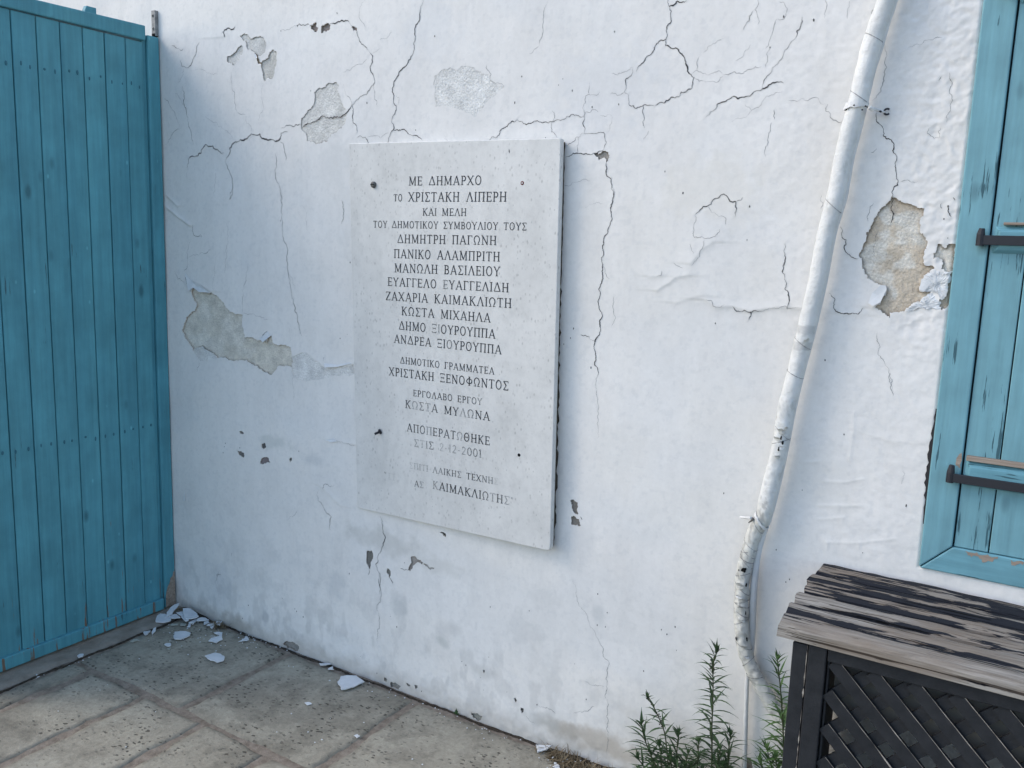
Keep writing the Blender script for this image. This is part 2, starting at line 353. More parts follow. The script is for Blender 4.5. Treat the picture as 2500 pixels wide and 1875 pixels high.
# the concrete strip under the gate, a little higher than the slabs
nx, ny = 30, 110
X, Y = np.meshgrid(np.linspace(-.45, .104, nx), np.linspace(-1.6, .0, ny))
edge = (fbm(Y, Y*0, .08, 3)-.5)*.016
Z = .005+(fbm(X, Y, .1, 71)-.5)*.006 - sstep(.085, .104, X)*.008 ; Xo = X+edge*sstep(.0, .104, X)
idx = np.arange(nx*ny).reshape(ny, nx); F = np.stack([idx[:-1, :-1], idx[:-1, 1:], idx[1:, 1:], idx[1:, :-1]], -1).reshape(-1, 4)
P = np.stack([Xo, Y, Z], -1).reshape(-1, 3)
thr = mk('threshold', P.tolist(), F.tolist(), M_THR, smooth=True); thr['kind'] = 'structure'
# soil in the joint between strip and slabs, and along the foot of the wall
def soil_strip(name, path, w, h, seed, parent=None):
    mb = MB(); r = random.Random(seed); n = len(path)
    for i, (x, y, z) in enumerate(path):
        a = path[max(i-1, 0)]; b = path[min(i+1, n-1)]; t_ = Vector((b[0]-a[0], b[1]-a[1], 0)).normalized(); nn = Vector((-t_.y, t_.x, 0))
        k = w*(.35+r.random()*.9)
        for q, hz in ((-1, -.006), (-.4, h*r.uniform(.2, 1)), (.4, h*r.uniform(.2, 1)), (1, -.006)):
            mb.v.append(tuple(Vector((x, y, z))+nn*q*k+Vector((0, 0, hz))))
    for i in range(n-1):
        for k in range(3): mb.f.append((i*4+k, i*4+k+1, i*4+k+5, i*4+k+4))
    return mb.build(name, M_SOIL, parent, smooth=True)
o = soil_strip('soil_in_joint', [(.112+.004*math.sin(y*31), y, -.001) for y in np.arange(-.92, -.02, .012)], .0075, .003, 5); tag(o, kind='stuff')
o['label'] = 'dark soil caught in the joint before the gate strip'
o = soil_strip('soil_along_wall', [(x, -.012+.003*math.sin(x*23), -.003) for x in np.arange(.05, 3.3, .014)], .010, .004, 6); tag(o, kind='stuff')
o['label'] = 'dark soil lying along the foot of the wall'

# ------------------------------------------------------------------ the wall
HS = .0032
X0, X1, Z0, Z1 = -.42, 3.06, -.025, 2.56
nx = int((X1-X0)/HS)+1; nz = int((Z1-Z0)/HS)+1
xs = X0+np.arange(nx)*HS; zs = Z0+np.arange(nz)*HS
GX, GZ = np.meshgrid(xs, zs)
WX0, WX1, WZ0, WZ1 = 2.796, 3.76, .824, 2.30          # shutter opening
def seg_dist(px, pz, pts):
    """distance and nearest point to polyline"""
    best = np.full(px.shape, 1e9); bx = px.copy(); bz = pz.copy()
    for (ax, az), (cx, cz) in zip(pts[:-1], pts[1:]):
        dx, dz = cx-ax, cz-az; L = dx*dx+dz*dz+1e-12
        t_ = np.clip(((px-ax)*dx+(pz-az)*dz)/L, 0, 1); qx = ax+t_*dx; qz = az+t_*dz
        d = np.hypot(px-qx, pz-qz); m = d < best; best[m] = d[m]; bx[m] = qx[m]; bz[m] = qz[m]
    return best, bx, bz
def sub(pts, pad):
    a = np.array(pts); i0 = max(0, int((a[:, 0].min()-pad-X0)/HS)); i1 = min(nx, int((a[:, 0].max()+pad-X0)/HS)+2)
    j0 = max(0, int((a[:, 1].min()-pad-Z0)/HS)); j1 = min(nz, int((a[:, 1].max()+pad-Z0)/HS)+2)
    return (slice(j0, j1), slice(i0, i1))
def inside(px, pz, pts):
    r = np.zeros(px.shape, bool); n = len(pts)
    for i in range(n):
        ax, az = pts[i]; cx, cz = pts[(i+1) % n]
        if az == cz: continue
        m = ((az > pz) != (cz > pz)) & (px < (cx-ax)*(pz-az)/(cz-az)+ax); r ^= m
    return r
# undulating hand-floated surface
hgt = (fbm(GX, GZ, .55, 1, 3)-.5)*.012 + (fbm(GX, GZ, .14, 2, 4)-.5)*.0030 + (fbm(GX, GZ, .03, 3, 3)-.5)*.0009
st = sstep(2.28, 2.62, GX+.25*(fbm(GX, GZ, .3, 9)-.5)+.12*sstep(1.2, 2.0, GZ)); st2 = sstep(2.58, 2.76, GX+.05*(GZ-1.4))*sstep(1.25, 1.45, GZ)
hgt += st*((fbm(GX, GZ, .035, 21, 3)-.5)*.0010+(fbm(GX, GZ, .013, 24, 2)-.5)*.0011) + st2*((np.abs(fbm(GX, GZ, .022, 22, 4)-.5))*-.008+(fbm(GX, GZ, .010, 27, 2)-.5)*.0014)
low = sstep(.55, .0, GZ); hgt += low*(fbm(GX, GZ, .05, 25, 3)-.5)*.0035 + sstep(.10, 0, GZ)*(fbm(GX, GZ, .03, 26, 3)-.3)*.006
base = np.ones(GX.shape+(3,))*np.array([.81, .795, .765])
def tint(mask, colr, k): base[...] = base*(1-(mask*k)[..., None]) + np.array(colr)*(mask*k)[..., None]
tint(sstep(.52, .66, fbm(GX, GZ, .45, 31)), (.70, .72, .73), .30)
tint(sstep(.50, .62, fbm(GX, GZ*1.4, .16, 32))*sstep(1.1, .3, GZ), (.62, .63, .63), .12)
tint(sstep(.57, .66, fbm(GX, GZ, .06, 33, 5))*sstep(.9, .2, GZ), (.52, .53, .52), .16)
tint(sstep(.55, .70, fbm(GX, GZ*.5, .035, 36, 4))*sstep(.5, .05, GZ), (.42, .42, .41), .28)
tint(sstep(.09, .0, GZ+.05*(fbm(GX, GZ, .04, 34)-.5)), (.40, .37, .32), .55)
tint(sstep(.45, .62, fbm(GX, GZ, .5, 37))*sstep(1.6, 2.2, GX), (.80, .775, .72), .45)
tint(sstep(.62, .70, fbm(GX, GZ, .012, 38, 3))*.8, (.60, .61, .61), .25)
def stain(px, py, rx, rz, colr, k, seed=1):
    x, _, z = PW(px, py); d = np.hypot((GX-x)/rx, (GZ-z)/rz)
    tint(sstep(1.25, .3, d+(fbm(GX, GZ, .03, seed)-.5)*1.3), colr, k)
for s_ in [(1050, 60, .13, .10, (.70, .72, .73), .35), (1480, 220, .2, .14, (.70, .715, .73), .4), (760, 1120, .05, .03, (.5, .52, .53), .4),
           (670, 1080, .10, .03, (.5, .53, .50), .4), (1420, 1310, .05, .10, (.62, .63, .63), .4), (540, 1420, .10, .10, (.55, .57, .6), .3),
           (820, 1430, .05, .06, (.5, .52, .53), .35), (975, 1490, .04, .06, (.48, .50, .50), .5), (650, 1505, .02, .04, (.4, .41, .42), .55),
           (500, 1500, .09, .05, (.40, .38, .35), .5), (580, 1525, .10, .05, (.36, .34, .30), .6), (1100, 1540, .05, .03, (.55, .55, .54), .4),
           (1085, 1570, .03, .02, (.5, .52, .50), .5), (1480, 1820, .2, .04, (.42, .36, .28), .6), (1380, 1790, .08, .05, (.40, .37, .32), .5),
           (1330, 1760, .08, .03, (.45, .46, .44), .5), (1460, 1500, .02, .03, (.55, .57, .57), .5), (1650, 1830, .2, .08, (.55, .53, .48), .4),
           (1040, 640, .0, .0, (0, 0, 0), 0), (930, 1320, .20, .05, (.52, .52, .49), .5), (1060, 1380, .12, .03, (.6, .6, .57), .5),
           (860, 520, .07, .22, (.66, .67, .66), .45), (820, 400, .07, .09, (.66, .67, .66), .55), (900, 380, .12, .04, (.62, .63, .62), .5),
           (1730, 470, .15, .10, (.76, .73, .66), .45), (1430, 600, .07, .22, (.72, .70, .66), .4), (2010, 350, .05, .2, (.72, .70, .66), .4),
           (430, 1440, .05, .05, (.40, .40, .40), .4), (1180, 1640, .06, .03, (.5, .5, .48), .4)]:
    if s_[2] > 0: stain(*s_, seed=int(s_[0]))
# cracks -------------------------------------------------------------
A = (400, 0, 3.318); B = (800, 0, 3.318); Cc = (1200, 0, 3.318); Ee = (1600, 0, 3.318); Fc = (1650, 450, 3.318); Gc = (2000, 0, 3.318)
Hc = (1300, 450, 3.318); Dc = (400, 450, 3.318); Jc = (350, 900, 3.0164); Kc = (830, 1200, 6.637); Lc = (900, 1400, 3.492); Mc = (1400, 1400, 3.492)
Nc = (2000, 450, 3.318); Oc = (1700, 900, 3.0164); Qc = (400, 1400, 3.492); Rc = (1250, 1150, 6.636)
CR = [
(A,1.6,[(500,1290),(510,1360),(530,1400),(550,1455),(548,1540),(530,1600)]),
(A,4.2,[(500,1290),(530,1240),(550,1170),(575,1145),(620,1130),(680,1110),(705,1082),(775,1083),(785,1110),(815,1130),(870,1130),(920,1142),(940,1125),(945,1075),(1000,1068)]),
(A,1.1,[(705,1080),(705,1030),(668,1000),(660,935),(590,912),(575,880),(570,750),(548,700),(540,640),(545,580)]),
(A,1.5,[(940,1140),(975,1210),(985,1300)]),
(A,2.0,[(950,1035),(1040,1025),(1105,998)]),
(A,3.2,[(1110,1035),(1190,1005),(1220,990),(1290,940),(1340,960),(1400,950),(1480,918),(1520,870),(1530,850)]),
(A,3.6,[(1530,850),(1535,960),(1560,1010),(1572,1080)]),
(A,1.0,[(1455,680),(1490,780),(1530,850)]),
(A,3.2,[(185,1360),(195,1290),(230,1265),(270,1262),(320,1185),(390,1180),(410,1208),(440,1225),(480,1238)]),
(A,.8,[(185,1360),(185,1450)]),
(A,1.8,[(150,700),(165,860),(190,980),(220,1100),(228,1180)]),
(A,.8,[(85,750),(165,860)]),
(A,1.3,[(0,800),(30,815),(100,960),(120,1045),(60,1090),(10,1170)]),
(A,2.0,[(290,345),(265,420),(235,490),(220,530),(185,550),(150,540),(140,490)]),
(A,1.1,[(165,560),(150,620),(110,670)]),
(A,3.2,[(475,262),(545,240),(575,215)]),(A,3.2,[(480,262),(490,300)]),
(A,.8,[(330,945),(430,1000),(510,1060),(580,1130)]),
(A,1.5,[(900,1240),(910,1340),(900,1420),(940,1560),(955,1659)]),
(Dc,1.9,[(918,0),(955,100),(945,220),(960,400),(1000,560),(1005,700),(1030,870),(1060,1020),(1100,1180),(1110,1230)]),
(A,2.2,[(1070,205),(1175,200)]),(A,.9,[(945,250),(1070,205)]),(A,2.6,[(1340,195),(1400,185),(1440,165),(1505,180),(1530,215)]),
(A,.9,[(1640,0),(1590,70),(1595,160),(1640,250)]),(A,1.6,[(65,370),(110,395),(160,400)]),(A,.8,[(410,1400),(395,1570)]),
(A,.7,[(230,570),(300,560),(380,595),(440,600)]),(A,.7,[(800,690),(785,780),(810,870),(760,980)]),
(B,2.6,[(780,0),(755,60),(740,180),(712,250),(710,400),(685,455),(620,550),(565,635),(530,720),(540,820),(560,855),(530,960),(542,1050),(500,1120),(490,1160)]),
(B,2.6,[(542,1055),(640,1060),(690,1100),(770,1140)]),
(B,2.2,[(330,405),(360,440),(370,500),(350,540),(375,610),(378,690),(320,770),(205,850)]),
(B,1.8,[(240,250),(260,310),(330,405)]),(B,.9,[(380,690),(385,770),(405,870)]),(B,.9,[(430,390),(370,440)]),(B,1.1,[(430,325),(500,300),(525,265)]),
(B,2.5,[(245,1115),(315,1112),(340,1160)]),
(B,2.1,[(1310,1135),(1395,1095),(1400,1060),(1470,1000),(1540,965)]),
(B,1.2,[(1285,520),(1300,570),(1330,660),(1360,675),(1430,710)]),(B,1.1,[(950,1090),(975,1150)]),(B,.9,[(560,780),(585,790),(580,850)]),
(B,.8,[(130,590),(200,550),(330,480)]),(B,.8,[(330,1105),(400,1100),(440,1120),(500,1075)]),
(Cc,2.1,[(210,965),(285,1010),(375,978),(430,990),(500,988),(610,943),(700,935),(745,940)]),
(Cc,2.0,[(750,890),(750,940),(755,1078)]),(Cc,1.7,[(750,1078),(840,1080),(920,1090),(918,1225)]),(Cc,1.3,[(745,1080),(690,1110),(600,1180)]),
(Cc,1.1,[(705,1110),(703,1245)]),(Cc,2.2,[(600,1275),(630,1270),(705,1243),(830,1240),(920,1225)]),
(Cc,2.1,[(930,1320),(940,1430),(980,1500),(988,1600),(980,1659)]),(Cc,1.0,[(940,1430),(980,1440),(975,1490)]),
(Cc,1.0,[(750,910),(745,860),(760,780),(790,765),(880,745)]),(Cc,.8,[(780,660),(790,765)]),(Cc,.8,[(755,915),(870,905)]),
(Cc,1.6,[(495,900),(495,985),(490,1070),(515,1085),(535,1115)]),
(Cc,1.1,[(460,0),(425,140),(415,280),(385,375)]),(Cc,.8,[(385,375),(350,400),(305,440)]),
(Cc,2.4,[(1430,0),(1440,50),(1460,90),(1455,150),(1420,220),(1415,315),(1370,325),(1350,350),(1320,400),(1255,465),(1230,510),(1175,580)]),
(Cc,3.0,[(1440,50),(1480,40),(1500,10),(1580,5)]),
(Cc,3.0,[(1415,320),(1410,370),(1440,380),(1515,400),(1550,450),(1580,530),(1620,605),(1645,630),(1620,720),(1540,745),(1515,785),(1450,795),(1400,835),(1330,858)]),
(Cc,1.9,[(1320,855),(1260,855),(1235,850),(1195,870),(1120,855),(1075,745),(1090,640),(1140,600),(1145,540)]),
(Cc,1.6,[(1235,850),(1235,950),(1240,1035)]),(Cc,1.1,[(1075,745),(1040,770),(960,762)]),(Cc,1.1,[(975,595),(1060,590),(1140,545)]),(Cc,.8,[(1270,1060),(1265,1090),(1230,1130)]),
(Cc,.7,[(880,930),(965,930),(960,1040),(925,1085)]),(Cc,.7,[(570,1490),(700,1475),(800,1465)]),
(Ee,1.4,[(320,635),(390,655),(480,662),(515,658),(555,615)]),(Ee,1.2,[(555,612),(640,580),(715,595),(770,560),(860,542)]),
(Ee,.9,[(300,600),(340,570),(380,595),(450,598),(510,572),(555,610)]),
(Ee,1.1,[(340,570),(335,510),(355,460)]),(Ee,.8,[(385,430),(470,350),(550,310)]),
(Ee,1.9,[(1190,140),(1150,250),(1080,380),(1005,490),(950,545),(905,620),(875,715)]),
(Ee,2.5,[(1040,675),(950,672),(870,718),(820,735),(770,780),(690,790),(600,805),(500,850),(410,950)]),
(Ee,1.1,[(730,845),(770,880),(780,900),(860,850),(930,775),(1030,745)]),(Ee,1.0,[(620,985),(690,960),(780,900)]),
(Ee,1.4,[(980,155),(950,260),(895,400)]),(Ee,1.7,[(790,90),(760,170),(715,240)]),(Ee,1.0,[(830,0),(805,80),(840,150),(830,200)]),(Ee,.8,[(1000,15),(1050,40),(1065,100),(1040,155),(980,155)]),
(Ee,.8,[(770,360),(720,430),(650,495)]),(Ee,.8,[(945,370),(910,470),(895,550)]),(Ee,1.2,[(965,890),(965,970)]),(Ee,1.4,[(950,990),(915,1120),(893,1190),(893,1270)]),
(Ee,.9,[(1080,815),(1200,800),(1290,790),(1380,840)]),(Ee,1.3,[(1400,845),(1380,900),(1430,960),(1510,990)]),(Ee,.8,[(1370,0),(1385,80),(1375,150)]),(Ee,.8,[(1590,0),(1560,80),(1555,155)]),
(Fc,2.0,[(160,250),(220,185),(255,180),(300,130),(370,85),(430,120),(490,145),(495,200),(483,260)]),
(Fc,1.1,[(160,250),(148,350),(155,430),(210,425),(250,440),(340,405),(362,360)]),(Fc,1.1,[(405,330),(410,280),(360,260),(260,180)]),
(Fc,1.0,[(490,140),(545,105)]),(Fc,1.1,[(240,450),(210,530),(130,660)]),(Fc,.8,[(115,480),(155,560)]),
(Fc,2.1,[(885,480),(878,550),(885,630),(868,660),(880,760),(885,850),(910,980),(905,1010)]),
(Fc,2.4,[(465,990),(480,1015),(560,1020),(610,1035),(650,1022),(700,1030)]),(Fc,1.0,[(700,1030),(790,1000),(870,990),(920,1005),(1010,1005)]),(Fc,2.6,[(610,1035),(595,1100)]),
(Fc,1.1,[(250,935),(300,950),(330,995),(400,970)]),(Fc,1.9,[(1335,340),(1380,450),(1378,550),(1420,590),(1480,600)]),
(Fc,2.8,[(1245,880),(1290,930),(1280,990),(1330,1040),(1400,1050),(1480,1050),(1520,1000)]),(Fc,.8,[(1180,80),(1195,150),(1175,200)]),(Fc,1.1,[(1605,150),(1570,230),(1560,300)]),
(Gc,1.3,[(530,360),(548,550),(500,730),(430,820)]),(Gc,2.2,[(465,915),(495,1010),(545,1125),(580,1130),(605,1200),(620,1310),(640,1460),(595,1545),(600,1600)]),
(Gc,1.2,[(1057,590),(1065,700),(1060,850),(1030,990)]),(Gc,1.0,[(900,1030),(875,1080),(930,1125),(980,1110),(985,1030)]),(Gc,2.0,[(455,65),(430,120),(420,200)]),
(Gc,.9,[(660,1470),(800,1470)]),(Gc,1.4,[(420,1240),(470,1200)]),(Gc,.8,[(720,385),(820,365),(900,325),(1000,300)]),(Gc,3,[(988,620),(970,660)]),
(Gc,3,[(1085,1600),(1100,1620)]),
(Nc,2.4,[(600,100),(595,220),(578,320)]),(Nc,1.3,[(480,370),(460,480),(455,590)]),(Nc,2.0,[(1045,180),(1050,230),(1070,265)]),(Nc,1.6,[(990,155),(997,195)]),
(Nc,1.2,[(470,1200),(475,1380),(550,1480),(590,1659)]),
(Hc,2.3,[(645,10),(655,110),(640,230),(645,290),(615,385),(580,440),(570,520),(575,650),(568,780),(540,850),(540,980),(565,1040),(545,1110),(555,1170),(545,1200),(510,1265),(500,1330),(515,1400),(505,1450),(525,1560),(515,1600),(525,1659)]),
(Hc,1.3,[(675,900),(660,1010),(655,1130),(640,1160)]),(Hc,1.6,[(510,1270),(470,1255),(390,1220)]),(Hc,.9,[(575,650),(590,720),(630,765)]),
((0,0,1),1.0,[(1458,950),(1462,990),(1458,1070)]),
(Hc,1.3,[(1010,750),(1045,740),(1050,700)]),(Hc,.9,[(1145,635),(1225,680)]),(Hc,.7,[(570,160),(430,190)]),
(Dc,2.1,[(550,0),(545,90),(525,125)]),(Dc,2.1,[(228,325),(228,380),(240,415),(295,405)]),
(Dc,1.3,[(215,460),(185,560),(190,605),(185,680),(160,705)]),(Dc,1.3,[(190,605),(250,575),(320,560),(375,530)]),(Dc,2.5,[(170,720),(180,800),(215,865)]),(Dc,1.1,[(80,700),(110,770),(180,820)]),
(Dc,.8,[(500,310),(510,450),(490,640),(480,730)]),(Dc,1.3,[(672,650),(665,780),(640,900),(632,1050)]),(Dc,1.2,[(635,1045),(740,1065),(840,1095)]),(Dc,3.0,[(840,1190),(800,1220),(780,1250)]),
(Dc,1.0,[(1000,700),(1040,760),(1068,830)]),(Dc,1.7,[(1445,130),(1460,200),(1440,320)]),(Dc,1.1,[(285,1430),(272,1520)]),(Dc,.7,[(1130,160),(1170,380)]),(Dc,.7,[(425,580),(405,860)]),
(Dc,1.6,[(1290,1440),(1295,1400)]),(Dc,.7,[(1010,1150),(1020,1290)]),
(Jc,1.9,[(1280,905),(1290,980),(1340,1050),(1385,1095),(1375,1190)]),(Jc,1.3,[(1060,1115),(1110,1080),(1130,1045)]),(Jc,1.3,[(1320,885),(1345,850),(1375,870),(1405,860)]),
(Jc,1.1,[(560,1480),(530,1570),(545,1630)]),(Jc,2.0,[(545,1530),(570,1515)]),(Jc,.7,[(1095,0),(1095,240)]),(Jc,1.3,[(650,1385),(655,1355)]),(Jc,2.0,[(1400,515),(1435,535)]),(Jc,1.0,[(1435,535),(1560,560)]),
(Kc,2.2,[(650,395),(680,460),(700,640),(735,760),(700,880),(650,1000),(580,1185),(600,1270),(650,1340),(660,1420),(640,1540),(638,1659)]),
(Kc,1.6,[(470,1250),(455,1350)]),(Kc,2.4,[(800,1390),(830,1430),(860,1490)]),(Kc,1.8,[(980,1245),(1100,1275)]),
(Lc,1.7,[(100,0),(95,100),(100,200),(80,260),(92,380),(90,470),(68,570)]),(Lc,3.0,[(170,20),(190,50),(208,85)]),
(Lc,1.2,[(1440,1110),(1560,1155),(1600,1190)]),(Lc,1.2,[(1330,1210),(1420,1275)]),
(Mc,1.3,[(0,50),(70,300),(180,490),(250,680),(300,750),(275,900),(275,1060),(295,1130),(290,1280),(303,1420),(290,1550)]),(Mc,1.1,[(85,910),(180,955),(270,955)]),(Mc,1.0,[(0,1190),(40,1180),(180,1130)]),
(Oc,1.0,[(1430,30),(1450,200)]),(Oc,1.0,[(1515,750),(1510,850)]),(Rc,2.2,[(1100,730),(1140,790)]),
]
cracks = []
for i, (cr, w, pts) in enumerate(CR):
    p = wallpts(crop(*cr, pts)); cracks.append((w, jitter_line(p, .22, 4, i+100)))
# paint lifting along the open cracks: one lip stands up and falls away over a couple of centimetres
for i, (w, p) in enumerate(cracks):
    if w < 1.5: continue
    q = p[::3]+[p[-1]]; sl_ = sub(q, .035); d, bx, bz = seg_dist(GX[sl_], GZ[sl_], q)
    sdv = (GX[sl_]-bx)*math.cos(i*2.4)+(GZ[sl_]-bz)*math.sin(i*2.4)
    up = (GZ[sl_]-bz)*.7-(GX[sl_]-bx)*.7
    side = sstep(-.0015, .0015, up); hgt[sl_] += np.exp(-d/.012)*(side*1.0-.25)*.00030*min(w, 3)
# larger blisters and trowel ridges
def bulge(cr, pts, wdt, amp, sharp=True):
    p = wallpts(crop(*cr, pts)); sl_ = sub(p, wdt*3); d, bx, bz = seg_dist(GX[sl_], GZ[sl_], p)
    up = GZ[sl_]-bz; k = np.where(up > 0, np.exp(-d/wdt), np.exp(-d/(wdt*(.22 if sharp else 1))))
    hgt[sl_] += k*amp*.6
for q in [(Hc,[(1015,860),(1060,825),(1120,795),(1160,755),(1245,740)],.022,.0045),(Hc,[(950,750),(1045,740)],.02,.003),(Fc,[(130,640),(210,530),(300,470)],.03,.004),
          (Fc,[(250,935),(330,995),(450,985),(600,1025),(790,1000),(870,990),(1010,1005)],.03,.0055),(Fc,[(0,960),(130,920),(200,900)],.03,.003),
          (Dc,[(15,185),(120,270),(210,335)],.010,.009),(Dc,[(20,90),(110,180)],.012,.006),(Dc,[(1240,1440),(1300,1485),(1400,1475),(1530,1455)],.02,.003),
          (Fc,[(1330,1050),(1480,1060)],.03,.003),(Jc,[(1300,860),(1450,1010)],.03,.003),(Fc,[(1600,1000),(1659,950)],.02,.004),
          (Jc,[(1340,525),(1560,560)],.012,.002),(A,[(330,310),(480,298)],.012,.002),(Dc,[(250,790),(390,870)],.03,.005)]:
    bulge(*q)
for q in [[(1160,320),(1155,470),(1125,680)],[(905,1010),(1210,1012)],[(965,1280),(1200,1285),(1460,1255)],[(800,690),(900,685)],[(965,1280),(960,1330)],[(1200,1285),(1195,1320)],[(940,830),(1100,840),(1220,815)],[(900,1110),(1080,1100)]]:
    bulge(Oc, q, .0035, .0022, False)
for q in [[(1165,450),(1300,500),(1450,540),(1650,550)]]: bulge(Oc, q, .02, .0016)
# patches where paint or render has come away: (crop, depth, colour, points)
BR = (.36, .315, .255); GRY = (.47, .465, .43); DK = (.20, .18, .155); GR2 = (.55, .555, .53)
PT = [
(Dc,.0044,(.72,.685,.60),'large bare patch with brown edges low on the left of the wall',[(240,835),(300,870),(390,878),(450,930),(500,1000),(530,1030),(632,1058),(628,1150),(650,1240),(720,1240),(830,1280),(850,1235),(870,1225),(880,1280),(940,1300),(1020,1322),(1028,1400),(1032,1483),(1000,1470),(920,1475),(870,1545),(830,1525),(760,1480),(690,1445),(600,1430),(500,1410),(430,1405),(370,1350),(310,1310),(240,1345),(190,1260),(150,1180),(185,1075),(265,990),(240,930),(218,870)]),
(Dc,.0012,(.75,.75,.73),None,[(240,1345),(310,1310),(370,1350),(430,1405),(350,1432),(280,1410)]),
(Dc,.0010,(.775,.77,.745),'shallow peeled patch running up to the plaque',[(1030,1390),(1150,1365),(1240,1440),(1290,1485),(1410,1475),(1530,1455),(1545,1540),(1500,1560),(1300,1570),(1150,1600),(1050,1560),(1036,1480)]),
(A,.0024,(.71,.705,.67),None,[(510,460),(560,430),(600,380),(635,375),(630,440),(600,490),(565,535),(545,510),(512,500)]),
(A,.0026,(.71,.705,.67),None,[(612,290),(650,270),(685,290),(700,312),(800,300),(822,350),(815,420),(780,455),(735,430),(700,400),(665,385),(650,330),(625,305)]),
(A,.0034,(.65,.635,.585),None,[(875,398),(907,415),(912,490),(895,590),(870,640),(845,630),(812,660),(800,590),(785,510),(820,480),(850,430)]),
(A,.003,(.34,.29,.22),None,[(730,430),(755,445),(770,490),(795,512),(760,518),(748,470)]),
(A,.006,(.30,.26,.24),None,[(1180,205),(1235,180),(1230,210),(1250,225),(1230,262),(1205,245)]),
(A,.006,(.33,.29,.27),None,[(1270,270),(1275,215),(1325,185),(1350,200),(1340,245),(1300,250)]),
(A,.005,(.30,.26,.25),None,[(1525,215),(1570,228),(1570,255),(1540,250)]),
(A,.0020,(.755,.745,.705),'grey peeled patch crossed by a black crack above the plaque',[(1215,750),(1260,710),(1390,665),(1420,690),(1405,730),(1440,820),(1480,890),(1470,1000),(1440,1040),(1360,1090),(1320,1150),(1280,1160),(1210,1150),(1160,1140),(1155,1095),(1110,1030),(1115,960),(1160,900),(1210,850),(1220,810)]),
(B,.0005,(.80,.795,.765),'faint grey worn patch above the middle of the plaque',[(870,610),(930,570),(1000,545),(1050,570),(1120,535),(1190,545),(1250,600),(1300,600),(1340,660),(1430,710),(1380,740),(1290,830),(1240,900),(1195,960),(1120,910),(1050,880),(950,855),(880,860),(870,790),(880,740),(860,690)]),
(Cc,.0045,(.38,.36,.33),'small chipped triangle at a crack right of the plaque top',[(825,1240),(920,1225),(948,1230),(945,1300),(935,1320),(918,1270),(875,1300)]),
(Rc,.005,(.27,.25,.22),None,[(985,460),(1065,510),(1055,650),(1075,700),(1020,690),(970,620),(965,560),(940,500)]),
(Rc,.005,(.24,.225,.20),None,[(990,725),(1035,745),(1040,770),(1075,780),(1120,890),(1090,900),(1040,880),(960,875),(960,750)]),
(Kc,.005,(.22,.22,.205),None,[(435,965),(500,955),(530,1000),(535,1080),(495,1180),(490,1250),(470,1250),(435,1170)]),
(Kc,.004,(.24,.24,.22),None,[(760,1240),(820,1290),(820,1340),(795,1390),(757,1320)]),
(Kc,.004,(.33,.31,.29),None,[(1150,1060),(1190,1050),(1260,1100),(1310,1110),(1350,1160),(1320,1175),(1250,1145),(1180,1210),(1140,1285),(1100,1275),(1160,1160)]),
(Kc,.003,(.42,.41,.39),None,[(1350,1150),(1440,1225),(1530,1240),(1460,1275),(1420,1225)]),
(Kc,.006,(.09,.085,.08),None,[(1620,665),(1680,655),(1715,700),(1700,745),(1660,695)]),
(Jc,.004,(.20,.20,.19),None,[(710,460),(740,470),(735,486),(716,480)]),
(Jc,.004,(.20,.20,.19),None,[(690,600),(720,605),(745,625),(742,655),(715,640),(700,620)]),
(Jc,.004,(.15,.15,.15),None,[(875,550),(895,546),(902,580),(890,592),(873,582)]),
(Jc,.004,(.24,.21,.21),None,[(865,670),(920,656),(934,692),(900,700),(860,700)]),
(Jc,.004,(.16,.16,.16),None,[(1070,670),(1088,652),(1094,660),(1082,690)]),
(Nc,.006,(.62,.545,.44),'biggest tan patch of bare render beside the shutter',[(590,100),(650,130),(700,155),(770,172),(852,195),(845,250),(815,390),(850,420),(872,500),(850,545),(848,650),(905,655),(935,680),(890,710),(850,740),(820,810),(815,870),(900,870),(880,920),(820,950),(760,960),(735,1000),(690,1025),(620,1035),(575,1040),(575,1085),(540,1060),(500,1015),(435,995),(500,960),(545,870),(540,820),(470,800),(430,780),(370,720),(345,660),(320,580),(350,520),(380,460),(378,390),(430,320),(470,240),(520,180)]),
(Nc,.005,(.54,.48,.39),'tan bare strip touching the shutter frame',[(955,485),(1000,490),(1025,522),(1045,490),(1108,488),(1100,560),(1085,640),(1080,700),(1050,712),(1000,690),(1000,610),(960,590),(925,610),(945,550)]),
(Nc,.005,(.55,.49,.40),None,[(1048,760),(1085,712),(1080,800),(1070,900),(1060,955),(990,1025),(970,990),(975,930),(1030,910),(1040,840)]),
(Lc,.005,(.25,.25,.23),None,[(125,888),(158,905),(145,928),(125,912)]),
(Lc,.006,(.28,.28,.26),None,[(190,928),(250,945),(272,970),(240,987),(183,968)]),
(Lc,.005,(.25,.25,.23),None,[(318,935),(357,955),(337,967)]),(Lc,.005,(.25,.25,.23),None,[(385,955),(417,958),(402,988)]),
(Lc,.006,(.30,.30,.27),None,[(880,1180),(940,1185),(980,1215),(950,1252),(900,1228)]),
(Lc,.006,(.10,.10,.09),None,[(1235,1052),(1262,1065),(1270,1097),(1248,1090)]),(Lc,.006,(.14,.14,.13),None,[(1302,1142),(1325,1145),(1327,1175),(1310,1187),(1298,1165)]),
(Lc,.004,(.2,.2,.19),None,[(978,820),(992,818),(990,848),(978,840)]),
(Qc,.007,(.33,.32,.30),None,[(1015,597),(1060,573),(1120,588),(1157,625),(1140,667),(1060,642)]),
(Mc,.006,(.24,.225,.20),None,[(1440,1590),(1455,1565),(1500,1570),(1525,1620),(1535,1720),(1480,1700)]),
]
pid = np.full((nz-1, nx-1), -1, int); snapX = GX.copy(); snapZ = GZ.copy()
polys = []
